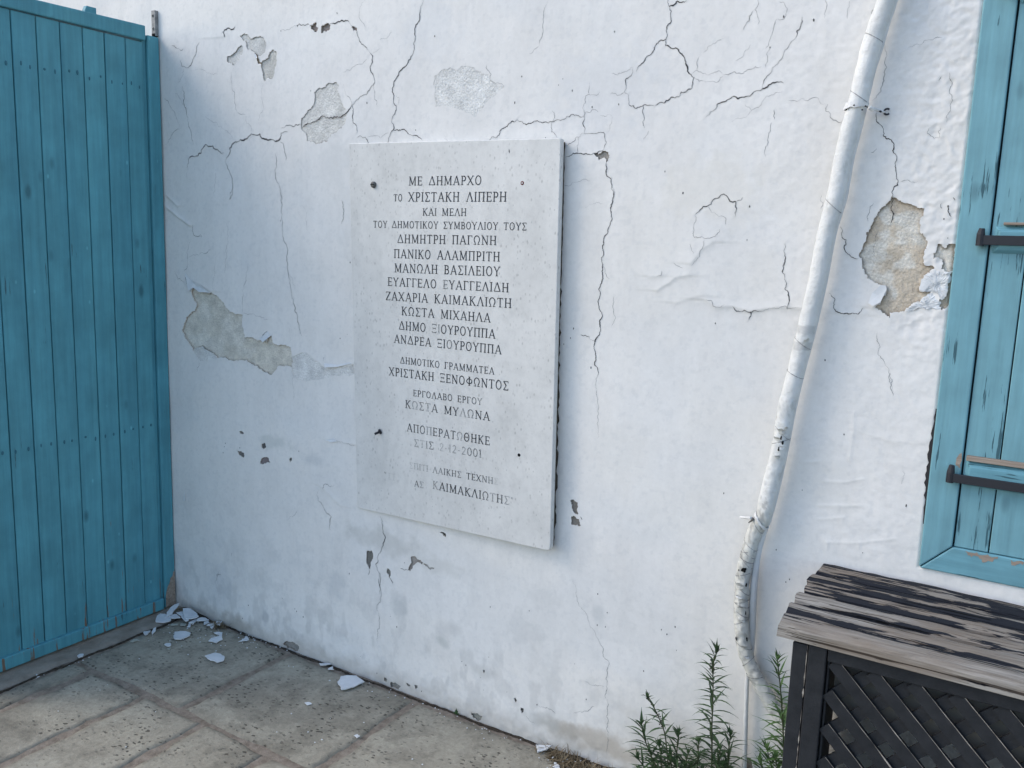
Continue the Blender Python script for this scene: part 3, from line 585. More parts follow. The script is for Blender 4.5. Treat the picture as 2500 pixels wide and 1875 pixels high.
for k, (cr, dep, colr, lab, pts) in enumerate(PT):
    p = jitter_line(wallpts(crop(*cr, pts)), .16, 3, 500+k, True); polys.append(p)
    pc = p+[p[0]]; sl_ = sub(p, .04); px, pz = GX[sl_], GZ[sl_]
    d, bx, bz = seg_dist(px, pz, pc); m = d < HS*.52
    a_ = snapX[sl_]; b_ = snapZ[sl_]; a_[m] = bx[m]; b_[m] = bz[m]; snapX[sl_] = a_; snapZ[sl_] = b_
    ins = inside(px, pz, p)
    # paint curls up slightly round each hole; brownish staining at the rim of the deeper ones
    hgt[sl_] += np.where(ins, 0, np.exp(-d/.006))*min(.0011, dep*.4)
    fx = (snapX[sl_][:-1, :-1]+snapX[sl_][1:, 1:]+snapX[sl_][1:, :-1]+snapX[sl_][:-1, 1:])/4; fz = (snapZ[sl_][:-1, :-1]+snapZ[sl_][1:, 1:]+snapZ[sl_][1:, :-1]+snapZ[sl_][:-1, 1:])/4
    inf = inside(fx, fz, p); v = pid[sl_[0].start:sl_[0].stop-1, sl_[1].start:sl_[1].stop-1]; v[inf] = k
GXs, GZs = snapX, snapZ
edge_t = sstep(3.06, 2.99, GX)*sstep(2.56, 2.50, GZ)*sstep(-.42, -.34, GX); hgt *= edge_t
for (a_, b_, c_) in [(WX0-.012, WX0, 1)]: pass
# plaster rounds down against the shutter frame
dfr = np.maximum(np.maximum(WX0-GX, WZ0-GZ), 0); hgt = np.where((GX > WX0-.05) & (GZ > WZ0-.05), hgt - sstep(.007, 0, dfr)*.004, hgt)
YW = -hgt                                   # towards the viewer is -y
def wall_y(x, z):
    i = min(nx-1, max(0, int(round((x-X0)/HS)))); j = min(nz-1, max(0, int(round((z-Z0)/HS)))); return YW[j, i]
wall = mk('plastered_wall', [], [], M_WALL)
tag(wall, 'cracked whitewashed house wall with peeling paint behind the marble plaque', 'wall')
cellx = (GX[:-1, :-1]+GX[1:, 1:])/2; cellz = (GZ[:-1, :-1]+GZ[1:, 1:])/2
hole = (cellx > WX0) & (cellz > WZ0) & (cellx < WX1) & (cellz < WZ1)
idx = np.arange(nx*nz).reshape(nz, nx)
Q = np.stack([idx[:-1, :-1], idx[:-1, 1:], idx[1:, 1:], idx[1:, :-1]], -1)
def np_mesh(name, V, F, mat, cols=None, smooth=True):
    me = bpy.data.meshes.new(name); me.vertices.add(len(V)); me.vertices.foreach_set('co', V.astype(np.float32).ravel())
    n = len(F); me.loops.add(n*4); me.loops.foreach_set('vertex_index', F.astype(np.int32).ravel())
    me.polygons.add(n); me.polygons.foreach_set('loop_start', np.arange(0, n*4, 4, dtype=np.int32)); me.polygons.foreach_set('loop_total', np.full(n, 4, np.int32))
    if smooth: me.polygons.foreach_set('use_smooth', np.ones(n, bool))
    me.update(calc_edges=True); me.materials.append(mat)
    if cols is not None: grid_attr(me, np.concatenate([cols, np.ones((len(cols), 1))], 1))
    return me
Vall = np.stack([GXs, YW, GZs], -1).reshape(-1, 3); Call = base.reshape(-1, 3).copy()
paintF = Q[(pid < 0) & ~hole].reshape(-1, 4)
# rims: vertical edge of the paint coat round each patch, kept with the wall
rimV = []; rimF = []; rimC = []
def depth_at(k, x, z):
    dep = PT[k][1]; return dep*(1+.35*(fbm(x, z, .02, 7+k, 3)-.5)) + (fbm(x, z, .05, 77+k, 3)-.5)*.0022*(dep > .002)
P1 = pid; nV = len(Vall); rn = 0
def rims(mA, mB, e0, e1, flip):
    """cells mA (patch) beside cells mB (paint), shared edge vertex index arrays e0,e1"""
    global rn
    for inv, pa, pb in ((False, mA, mB), (True, mB, mA)):
        m = (pa >= 0) & (pb != pa) & ((pb < 0) | (pa > pb))
        ks = pa[m]; a = e0[m]; b = e1[m]
        if len(a) == 0: continue
        va = Vall[a]; vb = Vall[b]; la = va.copy(); lb = vb.copy()
        for k in np.unique(ks):
            q = ks == k; la[q, 1] += depth_at(k, va[q, 0], va[q, 2]); lb[q, 1] += depth_at(k, vb[q, 0], vb[q, 2])
        n = len(a); rimV.append(np.concatenate([va, vb, lb, la])); s = rn+np.arange(n); rn_ = 4*n
        rimF.append(np.stack([s, s+n, s+2*n, s+3*n], -1))
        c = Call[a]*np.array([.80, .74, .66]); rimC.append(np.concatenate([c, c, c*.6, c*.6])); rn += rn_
rims(P1[:, :-1], P1[:, 1:], idx[:-1, 1:-1], idx[1:, 1:-1], 0)
rims(P1[:-1, :], P1[1:, :], idx[1:-1, :-1], idx[1:-1, 1:], 0)
used, inv = np.unique(paintF.ravel(), return_inverse=True)
Vp = Vall[used]; Fp = inv.reshape(-1, 4); Cp = Call[used]
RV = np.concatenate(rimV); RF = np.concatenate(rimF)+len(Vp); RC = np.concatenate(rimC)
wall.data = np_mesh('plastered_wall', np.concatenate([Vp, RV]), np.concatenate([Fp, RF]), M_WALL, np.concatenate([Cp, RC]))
for k in range(len(PT)):
    f = Q[(pid == k)].reshape(-1, 4)
    if len(f) == 0: continue
    u_, inv = np.unique(f.ravel(), return_inverse=True); V = Vall[u_].copy(); V[:, 1] += depth_at(k, V[:, 0], V[:, 2])
    colr = np.array(PT[k][2]); n1 = fbm(V[:, 0], V[:, 2], .03, 300+k, 4); C_ = colr*(0.82+.36*n1)[:, None]
    if PT[k][1] >= .004 and k in (0, 25, 26):                # mottled: grey scratch coat over tan earth render
        m = sstep(.46, .56, fbm(V[:, 0], V[:, 2], .07, 41+k, 4))[:, None]; C_ = C_*(1-m)+np.array([.76, .73, .655])*m*(0.85+.3*n1)[:, None]
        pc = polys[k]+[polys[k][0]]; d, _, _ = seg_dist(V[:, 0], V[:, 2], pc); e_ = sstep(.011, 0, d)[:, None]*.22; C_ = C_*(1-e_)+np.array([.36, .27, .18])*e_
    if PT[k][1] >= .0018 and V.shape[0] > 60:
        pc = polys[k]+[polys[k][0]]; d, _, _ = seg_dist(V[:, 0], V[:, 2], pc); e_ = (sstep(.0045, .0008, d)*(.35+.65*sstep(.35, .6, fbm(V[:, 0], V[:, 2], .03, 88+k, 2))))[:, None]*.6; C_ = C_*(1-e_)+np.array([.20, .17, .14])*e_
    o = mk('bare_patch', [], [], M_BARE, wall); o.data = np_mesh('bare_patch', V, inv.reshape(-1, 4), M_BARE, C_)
    if PT[k][3]: o['label'] = PT[k][3]
# cracks as open dark slits following the surface
hair = MB()
def ribbon(mb, w, p, off=.0005, seed=0):
    r = random.Random(seed); n = len(p); v = []
    for i, (x, z) in enumerate(p):
        a = p[max(i-1, 0)]; b = p[min(i+1, n-1)]; L = math.hypot(b[0]-a[0], b[1]-a[1])+1e-9; nx_, nz_ = -(b[1]-a[1])/L, (b[0]-a[0])/L
        t_ = i/(n-1); ww = w*.00033*min(1, 6*t_+.25, 6*(1-t_)+.25)*r.uniform(.6, 1.3)*(.25+1.5*float(vnoise(np.array([x+seed]), np.array([z]), .022, 5))); y = wall_y(x, z)-off
        v += [(x+nx_*ww, y, z+nz_*ww), (x-nx_*ww, y, z-nz_*ww)]
    mb.add(v, [(2*i, 2*i+1, 2*i+3, 2*i+2) for i in range(n-1)])
for i, (w, p) in enumerate(cracks):
    xm, zm = p[len(p)//2]
    if w < 1.5: ribbon(hair, w*1.1, p, seed=i)
    else:
        m_ = MB(); ribbon(m_, w*1.12, p, off=.0006, seed=i); m_.build('crack', M_CRACK, wall)
o = hair.build('hairline_cracks', M_HAIR, wall); o['kind'] = 'stuff'
# pin holes, nail holes and fly specks
sp = MB(); r = random.Random(11)
SPK = crop(*A, [(945,250),(1078,207),(1188,735),(1405,108)])+crop(*B, [(325,835),(718,1055),(870,295),(1575,620),(75,105)])+crop(*Cc, [(1555,1565),(545,690),(655,735),(190,832),(1000,258),(1030,845),(440,1115),(815,868),(580,640)])+crop(*Ee, [(80,1390),(1285,165),(1040,135),(930,385)])+crop(*Fc, [(62,70),(600,180),(1210,1424),(325,1125),(580,450)])+crop(*Nc, [(1042,435),(1010,280),(48,1425),(1045,178)])+crop(*Hc, [(335,1168),(310,1245),(475,1484),(255,1295)])+crop(*Dc, [(1483,1215),(1425,1248),(298,420),(1513,632),(943,295)])+crop(*Jc, [(605,550),(598,575),(590,618),(712,583),(1145,608)])+crop(*Kc, [(1045,1155),(150,1330)])+crop(*Lc, [(185,365),(797,750),(830,780),(1027,712),(957,885),(450,1005),(67,853),(240,455),(1037,285),(1440,1115),(985,990),(1370,318),(1182,1008)])+crop(*Mc, [(207,175),(287,335),(272,455),(203,440),(750,478),(797,518),(868,455),(598,832),(12,770),(110,1073),(878,655)])+crop(*Oc, [(1087,485),(779,895),(1225,1357),(588,1333),(687,1550),(660,1570),(203,917),(1545,1010)])+crop(*Qc, [(725,270),(1120,300),(1135,322),(1190,370),(678,380),(935,295),(1670,710),(1015,210),(1670,1000)])
for a_, b_ in SPK:
    x, _, z = PW(a_, b_); rr = r.uniform(.0012, .0028); ang = r.uniform(0, 3); pts = []
    for k in range(7):
        q = 2*math.pi*k/7; e_ = rr*r.uniform(.7, 1.2); pts.append((x+math.cos(q+ang)*e_*.7, wall_y(x, z)-.0007, z+math.sin(q+ang)*e_*1.3))
    sp.add(pts, [tuple(range(7))])
o = sp.build('speck_marks', M_CRACK, wall); o['kind'] = 'stuff'
# curled flakes of paint standing off the wall
def flake(cr, pts, lift, label=None, tip=(0, 1)):
    p = wallpts(crop(*cr, pts)); n = len(p); mb = MB(); cx = sum(a for a, b in p)/n; cz = sum(b for a, b in p)/n
    zmin = min(b for a, b in p); zmax = max(b for a, b in p)
    ring = []; 
    for a, b in p:
        t_ = (zmax-b)/(zmax-zmin+1e-6); ring.append((a, wall_y(a, b)-.0012-lift*t_*t_, b))
    t_ = .5; c = (cx, wall_y(cx, cz)-.0012-lift*.22, cz)
    v = ring+[c]; back = [(a, b+.0009, c_) for a, b, c_ in v]
    mb.add(v+back, [(i, (i+1) % n, n) for i in range(n)]+[((i+1) % n+n+1, i+n+1, 2*n+1) for i in range(n)]+[(i, i+n+1, (i+1) % n+n+1, (i+1) % n) for i in range(n)])
    o = mb.build('paint_flake', M_CHIP, wall, smooth=False)
    if label: o['label'] = label
flake(Dc, [(170,720),(240,790),(310,820),(380,876),(300,872),(240,830),(215,862)], .010)
flake(Dc, [(840,1190),(870,1225),(820,1278),(785,1250)], .012)
flake(Nc, [(500,815),(540,820),(548,850),(500,955),(440,985),(400,960),(430,880)], .006)
flake(Dc, [(1300,1450),(1400,1462),(1500,1440),(1520,1452),(1400,1480),(1310,1483)], .006)
flake(Jc, [(308,905),(318,970),(303,975)], .004); flake(Jc, [(1345,525),(1400,512),(1430,535),(1390,540)], .005)
flake(A, [(730,430),(745,440),(765,470),(750,475)], .007); flake(Nc, [(1010,715),(1055,715),(1020,730)], .008)
flake(Nc, [(830,765),(900,760),(905,800),(850,872),(812,850)], .003)
# remaining paint island inside the tan patch
isl = crop(*Nc, [(830,765),(860,735),(905,712),(935,690),(960,700),(1005,712),(1050,735),(1072,775),(1045,800),(1040,850),(1020,905),(1000,935),(965,900),(930,870),(905,872),(860,868),(815,870),(835,830),(850,800)])
def island(pts, seed):
    p = jitter_line(wallpts(pts), .3, 3, seed, True); n = len(p); cx = sum(a for a, b in p)/n; cz = sum(b for a, b in p)/n
    r = random.Random(seed); v = []; f = []; R_ = 5
    for k in range(R_):
        s_ = 1-k/R_
        for a, b in p:
            x = cx+(a-cx)*s_; z = cz+(b-cz)*s_; v.append((x, wall_y(x, z)-.0002-(.0006 if k else 0)-r.uniform(0, .0016)*(k > 0), z))
    v.append((cx, wall_y(cx, cz)-.002, cz))
    for k in range(R_-1):
        for i in range(n): f.append((k*n+i, k*n+(i+1) % n, (k+1)*n+(i+1) % n, (k+1)*n+i))
    for i in range(n): f.append(((R_-1)*n+i, (R_-1)*n+(i+1) % n, R_*n))
    m = len(v); v += [(a, wall_y(a, b)+.007, b) for a, b in p]; f += [(i, m+i, m+(i+1) % n, (i+1) % n) for i in range(n)]
    return mk('paint_island', v, f, M_CHIP, wall)
island(isl, 3)
island(crop(*Nc, [(700,1010),(735,985),(790,965),(830,960),(870,900),(900,880),(940,900),(980,950),(985,1010),(920,1000),(860,1015),(790,1000),(720,1035)]), 4)
# rest of the building round the surveyed part
mb = MB(); T = .35
mb.box((-2.2, .0, -.05), (X0, T, 3.3)); mb.box((X0, .0, Z1-.002), (5.2, T, 3.3)); mb.box((X1-.002, 0, -.05), (5.2, T, WZ0)); mb.box((WX1, .0, WZ0), (5.2, T, Z1-.002)); mb.box((X1-.002, 0, WZ1), (WX1, T, Z1-.002))
mb.box((X0, .055, -.05), (WX0, T, Z1-.002)); mb.box((WX0, .055, -.05), (X1-.002, T, WZ0)); mb.box((WX0, .055, WZ1), (X1-.002, T, Z1-.002))
o = mb.build('wall_core', M_WALL, wall); grid_attr(o.data, np.tile([.81, .795, .765, 1], (len(o.data.vertices), 1)))
exec_after = True

# ------------------------------------------------------------------ gate
gate = empty('wooden_gate', (0, -.35, 0), 'tall teal boarded gate standing at right angles to the white wall', 'gate')
eds = [.0, -.074, -.147, -.230, -.313, -.396, -.479, -.562, -.645, -.728, -.811, -.894]
for i in range(1, len(eds)-1):
    y1, y0 = eds[i], eds[i+1]; g = .0016; r = random.Random(i); dx = r.uniform(-.0012, .0012)
    mb = MB(); mb.box((-.022+dx, y0+g, .052), (0.0+dx, y1-g, 2.262)); mb.build('board', M_GATE, gate, bevel=.0028, seg=2)
mb = MB(); mb.box((-.045, eds[-1], .03), (-.024, -.074, 2.25)); mb.build('gap_shade_panel', M_GATEDARK, gate, label='backing coloured near-black as the shade in the gaps between the boards')
# top rail slopes a touch; follows the surveyed line
mb = MB(); mb.prism([(.010, -.894, 2.262), (.010, -.067, 2.268), (.010, -.067, 2.322), (.010, -.894, 2.302)], (-.05, 0, 0)); mb.build('top_rail', M_GATE, gate, bevel=.004)
mb = MB(); mb.prism([(.012, -.894, .014), (.012, -.067, .012), (.012, -.067, .060), (.012, -.894, .062)], (-.05, 0, 0)); mb.build('bottom_rail', M_GATE, gate, bevel=.004)
mb = MB(); mb.box((-.03, -.073, .012), (-.010, -.056, 2.296)); mb.build('rebate_strip', M_GATE, gate, bevel=.002)
mb = MB(); mb.box((-.060, -.055, .01), (.002, -.004, 2.293)); mb.build('gate_post', M_GATE, gate, bevel=.005)
mb = MB(); mb.prism([(-.048, -.285, 2.26), (-.048, -.225, 2.26), (-.048, -.225, 2.352), (-.048, -.262, 2.352), (-.048, -.268, 2.338)], (-.02, 0, 0)); mb.build('back_brace', M_GATE, gate, bevel=.002, label='upright brace end rising behind the top rail')
# raw timber where the paint has gone at the post foot
mb = MB(); n = 14; v = []
for i in range(n):
    a = i/(n-1); v.append((.0035, -.053+.047*a, .012))
for i in range(n):
    a = 1-i/(n-1); v.append((.0035, -.053+.047*a, .055+.10*a**.7+.018*random.Random(i).random()))
mb.add(v, [tuple(range(len(v)))]); mb.build('raw_post_foot', M_RAW, gate, label='bare brown wood at the foot of the gate post')
nm = MB(); nm.disc((0, 0, 0), (1, 0, 0), .0042, .0010, 8, .6); npos = []
for (zl, zr) in ((2.085, 2.105), (.782, .765+.03)):
    for i in range(1, len(eds)-1):
        for q in (.27, .73):
            y = eds[i+1]+(eds[i]-eds[i+1])*q; npos.append((y, zl+(zr-zl)*(y+.9)/.85))
M_NAIL = NT('painted_nail', .6, .3).col((.04, .15, .20)).m
proto = None
for y, z in npos:
    r = random.Random(int(y*9999+z*77)); 
    if proto is None: o = nm.build('nail', M_NAIL, gate, loc=(0, 0, 0)); proto = o
    else: o = proto.copy(); link(o)
    o.location = Vector((.0008, y+r.uniform(-.006, .006), z+r.uniform(-.008, .008)))-wloc(gate); o.scale = (1, r.uniform(.7, 1.2), r.uniform(1.1, 2.2))
# perforated metal strip let into the wall above the post
mst = empty('metal_strip', (-.018, -.004, 2.30), 'short rusty metal strip with two screw holes above the gate post', 'bracket')
mb = MB(); mb.box((-.030, -.012, 2.299), (-.008, .02, 2.392)); mb.build('strip_plate', M_ZINC, mst, bevel=.001)
for z in (2.325, 2.372):
    mb = MB(); mb.disc((-.020, -.012, z), (0, -1, 0), .0062, .002, 12, .7); mb.build('washer', M_BOLT, mst)
    mb = MB(); mb.disc((-.020, -.0142, z), (0, -1, 0), .0026, .0006, 8, .9); mb.build('screw_hole', M_HOLE, mst)
mb = MB(); mb.box((-.028, -.0135, 2.297), (-.010, .01, 2.308)); mb.build('dark_notch', M_HOLE, mst)

# ------------------------------------------------------------------ marble plaque
YL, YR = -.006, -.040
def plane_y(x): return YL+(YR-YL)*(x-.98)/.80
def PP(px, py, off=0.0):
    d = ray(px, py); k = (YR-YL)/.80
    # solve CAM + d*s on plane y = YL + k*(x-.98) - off
    s = (YL+k*(CAM[0]-.98)-off-CAM[1])/(d[1]-k*d[0]); return Vector(CAM+d*s)
pl = empty('marble_plaque', (1.38, -.02, 1.25), 'pale speckled marble plaque with engraved Greek lettering on the wall', 'plaque')
TL, TR, BR_, BL = PP(852, 350), PP(1369, 337), PP(1343, 1346), PP(872, 1240)
def rounded(cs, rads, n=5):
    out = []
    for i, c in enumerate(cs):
        a = cs[i-1]; b = cs[(i+1) % len(cs)]; r_ = rads[i]; u1 = (a-c).normalized()*r_; u2 = (b-c).normalized()*r_
        for k in range(n+1):
            t_ = k/n; out.append(c+u1*(1-t_)**2+u2*t_**2)
    return out
rim = rounded([TL, TR, BR_, BL], [.004, .006, .015, .010]); rim.reverse()
mb = MB(); mb.prism(rim, (0, .021, 0)); o = mb.build('marble_slab', M_MARB, pl, bevel=.0025, seg=3, label='pale grey marble slab with dark flecks and rounded lower corners')
# lettering -----------------------------------------------------------
T_ = .125; t_ = .075; S = .16
def serif(x, y, w=.22): return (x-w/2, y, x+w/2, y, .055)
def arc(cx, cy, rx, ry, a0, a1, th, n=10):
    pts = [(cx+rx*math.cos(math.radians(a0+(a1-a0)*i/n)), cy+ry*math.sin(math.radians(a0+(a1-a0)*i/n))) for i in range(n+1)]
    return [(a[0], a[1], b[0], b[1], th) for a, b in zip(pts[:-1], pts[1:])]
G = {}
def stem(x, top=1, w=.24): return [(x, 0, x, top, T_), serif(x, .02, w), serif(x, top-.02, w)]
G['Μ'] = (.92, [(.14, 0, .14, 1, t_), (.78, 0, .78, 1, T_), (.14, 1, .46, .08, T_), (.46, .08, .78, 1, t_), serif(.14, .02), serif(.78, .02), serif(.12, .98, .18), serif(.80, .98, .18)])
G['Ε'] = (.60, stem(.14)+[(.14, .97, .54, .97, t_), (.14, .5, .46, .5, t_), (.14, .03, .56, .03, t_), (.54, .97, .54, .82, .06), (.56, .03, .56, .18, .06), (.46, .58, .46, .42, .06)])
G['Δ'] = (.78, [(.05, .04, .73, .04, t_), (.05, .04, .39, 1, t_), (.39, 1, .72, .04, T_)])
G['Η'] = (.76, stem(.14)+stem(.62)+[(.14, .5, .62, .5, t_)])
G['Α'] = (.76, [(.08, 0, .38, 1, t_), (.38, 1, .68, 0, T_), (.18, .32, .58, .32, .06), serif(.08, .02, .2), serif(.68, .02, .22)])
G['Λ'] = (.76, [(.08, 0, .38, 1, t_), (.38, 1, .68, 0, T_), serif(.08, .02, .2), serif(.68, .02, .22)])
G['Ρ'] = (.58, stem(.14)+[(.14, .97, .32, .97, t_), (.14, .46, .32, .46, t_)]+arc(.32, .715, .2, .255, 90, -90, T_*.9))
G['Χ'] = (.74, [(.08, 1, .64, 0, T_), (.64, 1, .08, 0, t_), serif(.08, .98, .2), serif(.66, .98, .2), serif(.08, .02, .2), serif(.66, .02, .2)])
def oh(w=.36): return arc(w, .5, w-.07, .49, 90, 450, .1, 20)
G['Ο'] = (.74, oh()); G['0'] = (.6, oh(.3)); G['Θ'] = (.76, oh()+[(.22, .5, .5, .5, t_), (.22, .58, .22, .42, .05), (.5, .58, .5, .42, .05)])
G['Ι'] = (.28, stem(.14)); G['1'] = (.34, [(.18, 0, .18, 1, T_), (.18, 1, .04, .82, t_), serif(.18, .02)])
G['Σ'] = (.64, [(.08, .97, .58, .97, t_), (.08, .97, .36, .5, T_), (.36, .5, .08, .03, t_), (.08, .03, .58, .03, T_*.8), (.58, .97, .58, .82, .06), (.58, .03, .58, .18, .06)])
G['Τ'] = (.66, [(.33, 0, .33, 1, T_), serif(.33, .02), (.04, .97, .62, .97, t_), (.04, .97, .04, .84, .06), (.62, .97, .62, .84, .06)])
G['Κ'] = (.72, stem(.14)+[(.14, .42, .58, 1, t_), (.28, .56, .62, 0, T_), serif(.60, .98, .18), serif(.62, .02, .2)])
G['Π'] = (.76, stem(.14)+stem(.62)+[(.06, .97, .70, .97, t_)])
G['Υ'] = (.68, [(.34, 0, .34, .46, T_), (.34, .46, .06, 1, T_*.9), (.34, .46, .62, 1, t_), serif(.34, .02), serif(.07, .98, .18), serif(.61, .98, .18)])
G['Β'] = (.62, stem(.14)+[(.14, .97, .32, .97, t_), (.14, .52, .34, .52, t_), (.14, .03, .34, .03, t_)]+arc(.32, .745, .17, .225, 90, -90, T_*.85)+arc(.34, .275, .2, .245, 90, -90, T_*.9))
G['Γ'] = (.58, stem(.14)+[(.14, .97, .54, .97, t_), (.54, .97, .54, .80, .06)])
G['Ω'] = (.78, arc(.38, .56, .30, .42, -50, 230, .1, 16)+[(.19, .24, .22, .03, .07), (.57, .24, .54, .03, .07), (.05, .03, .28, .03, .07), (.48, .03, .71, .03, .07)])
G['Ν'] = (.78, [(.13, 0, .13, 1, t_), (.65, 0, .65, 1, t_), (.11, 1, .65, .02, T_), serif(.13, .02, .2), serif(.65, .98, .2), serif(.09, .98, .16)])
G['Ζ'] = (.64, [(.08, .97, .58, .97, t_), (.58, .97, .08, .03, T_), (.08, .03, .58, .03, t_), (.08, .97, .08, .84, .06), (.58, .03, .58, .17, .06)])
G['Ξ'] = (.62, [(.06, .97, .56, .97, .09), (.14, .5, .48, .5, .09), (.06, .03, .56, .03, .09), (.06, .97, .06, .84, .06), (.56, .97, .56, .84, .06), (.06, .03, .06, .16, .06), (.56, .03, .56, .16, .06), (.14, .6, .14, .4, .05), (.48, .6, .48, .4, .05)])
G['Φ'] = (.80, [(.40, 0, .40, 1, T_), serif(.4, .02), serif(.4, .98)]+arc(.40, .5, .32, .27, 90, 450, .09, 18))
G['2'] = (.58, arc(.28, .74, .19, .24, 160, -35, .1, 8)+[(.44, .6, .08, .04, .08), (.08, .04, .50, .04, .1)])
G['-'] = (.34, [(.06, .42, .26, .42, .09)]); G['.'] = (.2, [(.06, .06, .14, .06, .1)]); G['"'] = (.3, [(.08, 1, .08, .78, .07), (.2, 1, .2, .78, .07)]); G[' '] = (.52, [])
Z3 = (850, 320, 3.318); Z4 = (850, 800, 3.0164)
LN = [
('ΜΕ ΔΗΜΑΡΧΟ', Z3, (490,440), (1080,435), 70, '9999999999'), ('ΤΟ', Z3, (368,568), (438,568), 55, '99'), ('ΧΡΙΣΤΑΚΗ ΛΙΠΕΡΗ', Z3, (487,570), (1282,571), 73, '9999799999899999'),
('ΚΑΙ ΜΕΛΗ', Z3, (603,684), (957,687), 58, '99999999'), ('ΤΟΥ ΔΗΜΟΤΙΚΟΥ ΣΥΜΒΟΥΛΙΟΥ ΤΟΥΣ', Z3, (203,781), (1445,804), 54, '87899999999799999999899979998999'),
('ΔΗΜΗΤΡΗ ΠΑΓΩΝΗ', Z3, (398,906), (1200,923), 68, '99988779999979'), ('ΠΑΝΙΚΟ ΑΛΑΜΠΡΙΤΗ', Z3, (370,1027), (1228,1056), 70, '9999999998779678'),
('ΜΑΝΩΛΗ ΒΑΣΙΛΕΙΟΥ', Z3, (375,1143), (1228,1176), 70, '9998999999999887'), ('ΕΥΑΓΓΕΛΟ ΕΥΑΓΓΕΛΙΔΗ', Z3, (320,1252), (1300,1306), 67, '9989889884889988899'),
('ΖΑΧΑΡΙΑ ΚΑΙΜΑΚΛΙΩΤΗ', Z3, (303,1368), (1322,1433), 68, '8999978767599999999'), ('ΚΩΣΤΑ ΜΙΧΑΗΛΑ', Z3, (432,1490), (1152,1550), 68, '8767689999889'),
('ΔΗΜΟ ΞΙΟΥΡΟΥΠΠΑ', Z3, (410,1606), (1190,1681), 68, '777724366777679'), ('ΑΝΔΡΕΑ ΞΙΟΥΡΟΥΠΠΑ', Z4, (338,110), (1128,196), 60, '98988886746778768'),
('ΔΗΜΟΤΙΚΟ ΓΡΑΜΜΑΤΕΑ', Z4, (382,262), (1075,346), 48, '899999997999999999'), ('ΧΡΙΣΤΑΚΗ ΞΕΝΟΦΩΝΤΟΣ', Z4, (300,350), (1180,463), 60, '7777787788999999998'),
('ΕΡΓΟΛΑΒΟ ΕΡΓΟΥ', Z4, (478,503), (985,570), 46, '67778877878754'), ('ΚΩΣΤΑ ΜΥΛΩΝΑ', Z4, (420,590), (1042,686), 58, '534356963478'),
('ΑΠΟΠΕΡΑΤΩΘΗΚΕ', Z4, (432,762), (1042,866), 58, '6553655538888'), ('ΣΤΙΣ 2-12-2001', Z4, (485,875), (982,957), 55, '32343222333444'),
('ΣΠΙΤΙ ΛΑΙΚΗΣ ΤΕΧΝΗΣ', Z4, (450,1035), (1105,1158), 44, '1232324455544667541'), ('"Π', Z4, (262,1105), (345,1128), 46, '71'), ('ΑΣ', Z4, (487,1168), (556,1182), 44, '53'),
('ΚΑΙΜΑΚΛΙΩΤΗΣ"', Z4, (622,1185), (1215,1312), 58, '3777888753533'),
]
for txt, z, a, b, h, fade in LN:
    (ax, ay), (bx, by) = crop(*z, [a, b]); p0 = PP(ax, ay, .0006); p1 = PP(bx, by, .0006); hp = PP(ax, ay-h/z[2], .0006)
    U = (p1-p0); W = U.length; U.normalize(); V = Vector((0, 0, 1)); V = (V-U*V.dot(U)).normalized(); Hh = (hp-p0).length
    gap = .13; tot = sum(G[c][0] for c in txt)*1.0; n = len(txt); sx = W/((tot+gap*(n-1)))  # metres per unit width
    Nrm = U.cross(V).normalized(); 
    if Nrm.y > 0: Nrm = -Nrm
    verts = []; faces = []; cols = []; x = 0
    def flush():
        if verts:
            o = mk('inscribed_word', verts, faces, M_LETT, pl); grid_attr(o.data, cols)
        verts.clear(); faces.clear(); cols.clear()
    for ci, c in enumerate(txt):
        if c == ' ': flush()
        w, st_ = G[c]; f_ = int(fade[min(ci, len(fade)-1)])/9.0
        for j, (x0, y0, x1, y1, th) in enumerate(st_):
            P0 = p0+U*((x+x0)*sx)+V*(y0*Hh); P1 = p0+U*((x+x1)*sx)+V*(y1*Hh); d_ = (P1-P0); L = d_.length
            if L < 1e-6: continue
            d_.normalize(); nn = Nrm.cross(d_)*(th*Hh*.5*1.05); e_ = d_*(.02*Hh); lift = Nrm*(.00002*(j % 9)); m = len(verts)
            verts += [P0-e_-nn+lift, P1+e_-nn+lift, P1+e_+nn+lift, P0-e_+nn+lift]; faces.append((m, m+1, m+2, m+3)); cols += [(f_, f_, f_, 1)]*4
        x += w+gap
    flush()
# fixings
def PPn(px, py, off): return PP(px, py, off)
c = PP(913, 451); mb = MB(); mb.tube([c+Vector((0, .002, 0)), c+Vector((.0, -.005, 0)), c+Vector((0, -.0085, 0))], [.0105, .0105, .006], 14); mb.build('bolt', M_BOLT, pl, smooth=False, label='domed weathered bolt near the upper left corner')
mb = MB(); mb.box((c.x-.008, c.y-.0092, c.z-.0012), (c.x+.008, c.y-.0083, c.z+.0012)); 
mb.build('bolt_slot', M_HOLE, pl)
c = PP(929, 1053); mb = MB(); d_ = Vector((-.35, -.85, -.30)).normalized(); mb.tube([c+Vector((0, .003, 0)), c+d_*.022], .0042, 10); mb.tube([c+d_*.0005, c+d_*.004], .0092, 12); mb.build('bolt', M_IRON, pl, label='dark bolt sticking out near the lower left corner')
c = PP(1275, 447, .0005); mb = MB(); mb.disc(c, (0, -1, 0), .0058, .0006, 12, .8); mb.build('fixing_hole', M_RUST, pl, label='small rusty plug hole near the upper right corner')
mb = MB(); mb.disc(c+Vector((0, -.0008, 0)), (0, -1, 0), .0026, .0003, 8, .9); mb.build('plug_centre', M_CHIP, pl)
c = PP(1267, 1111, .0005); mb = MB(); mb.disc(c, (0, -1, 0), .0052, .0004, 12, .9); mb.build('fixing_hole', M_HOLE, pl, label='black empty hole near the lower right corner')
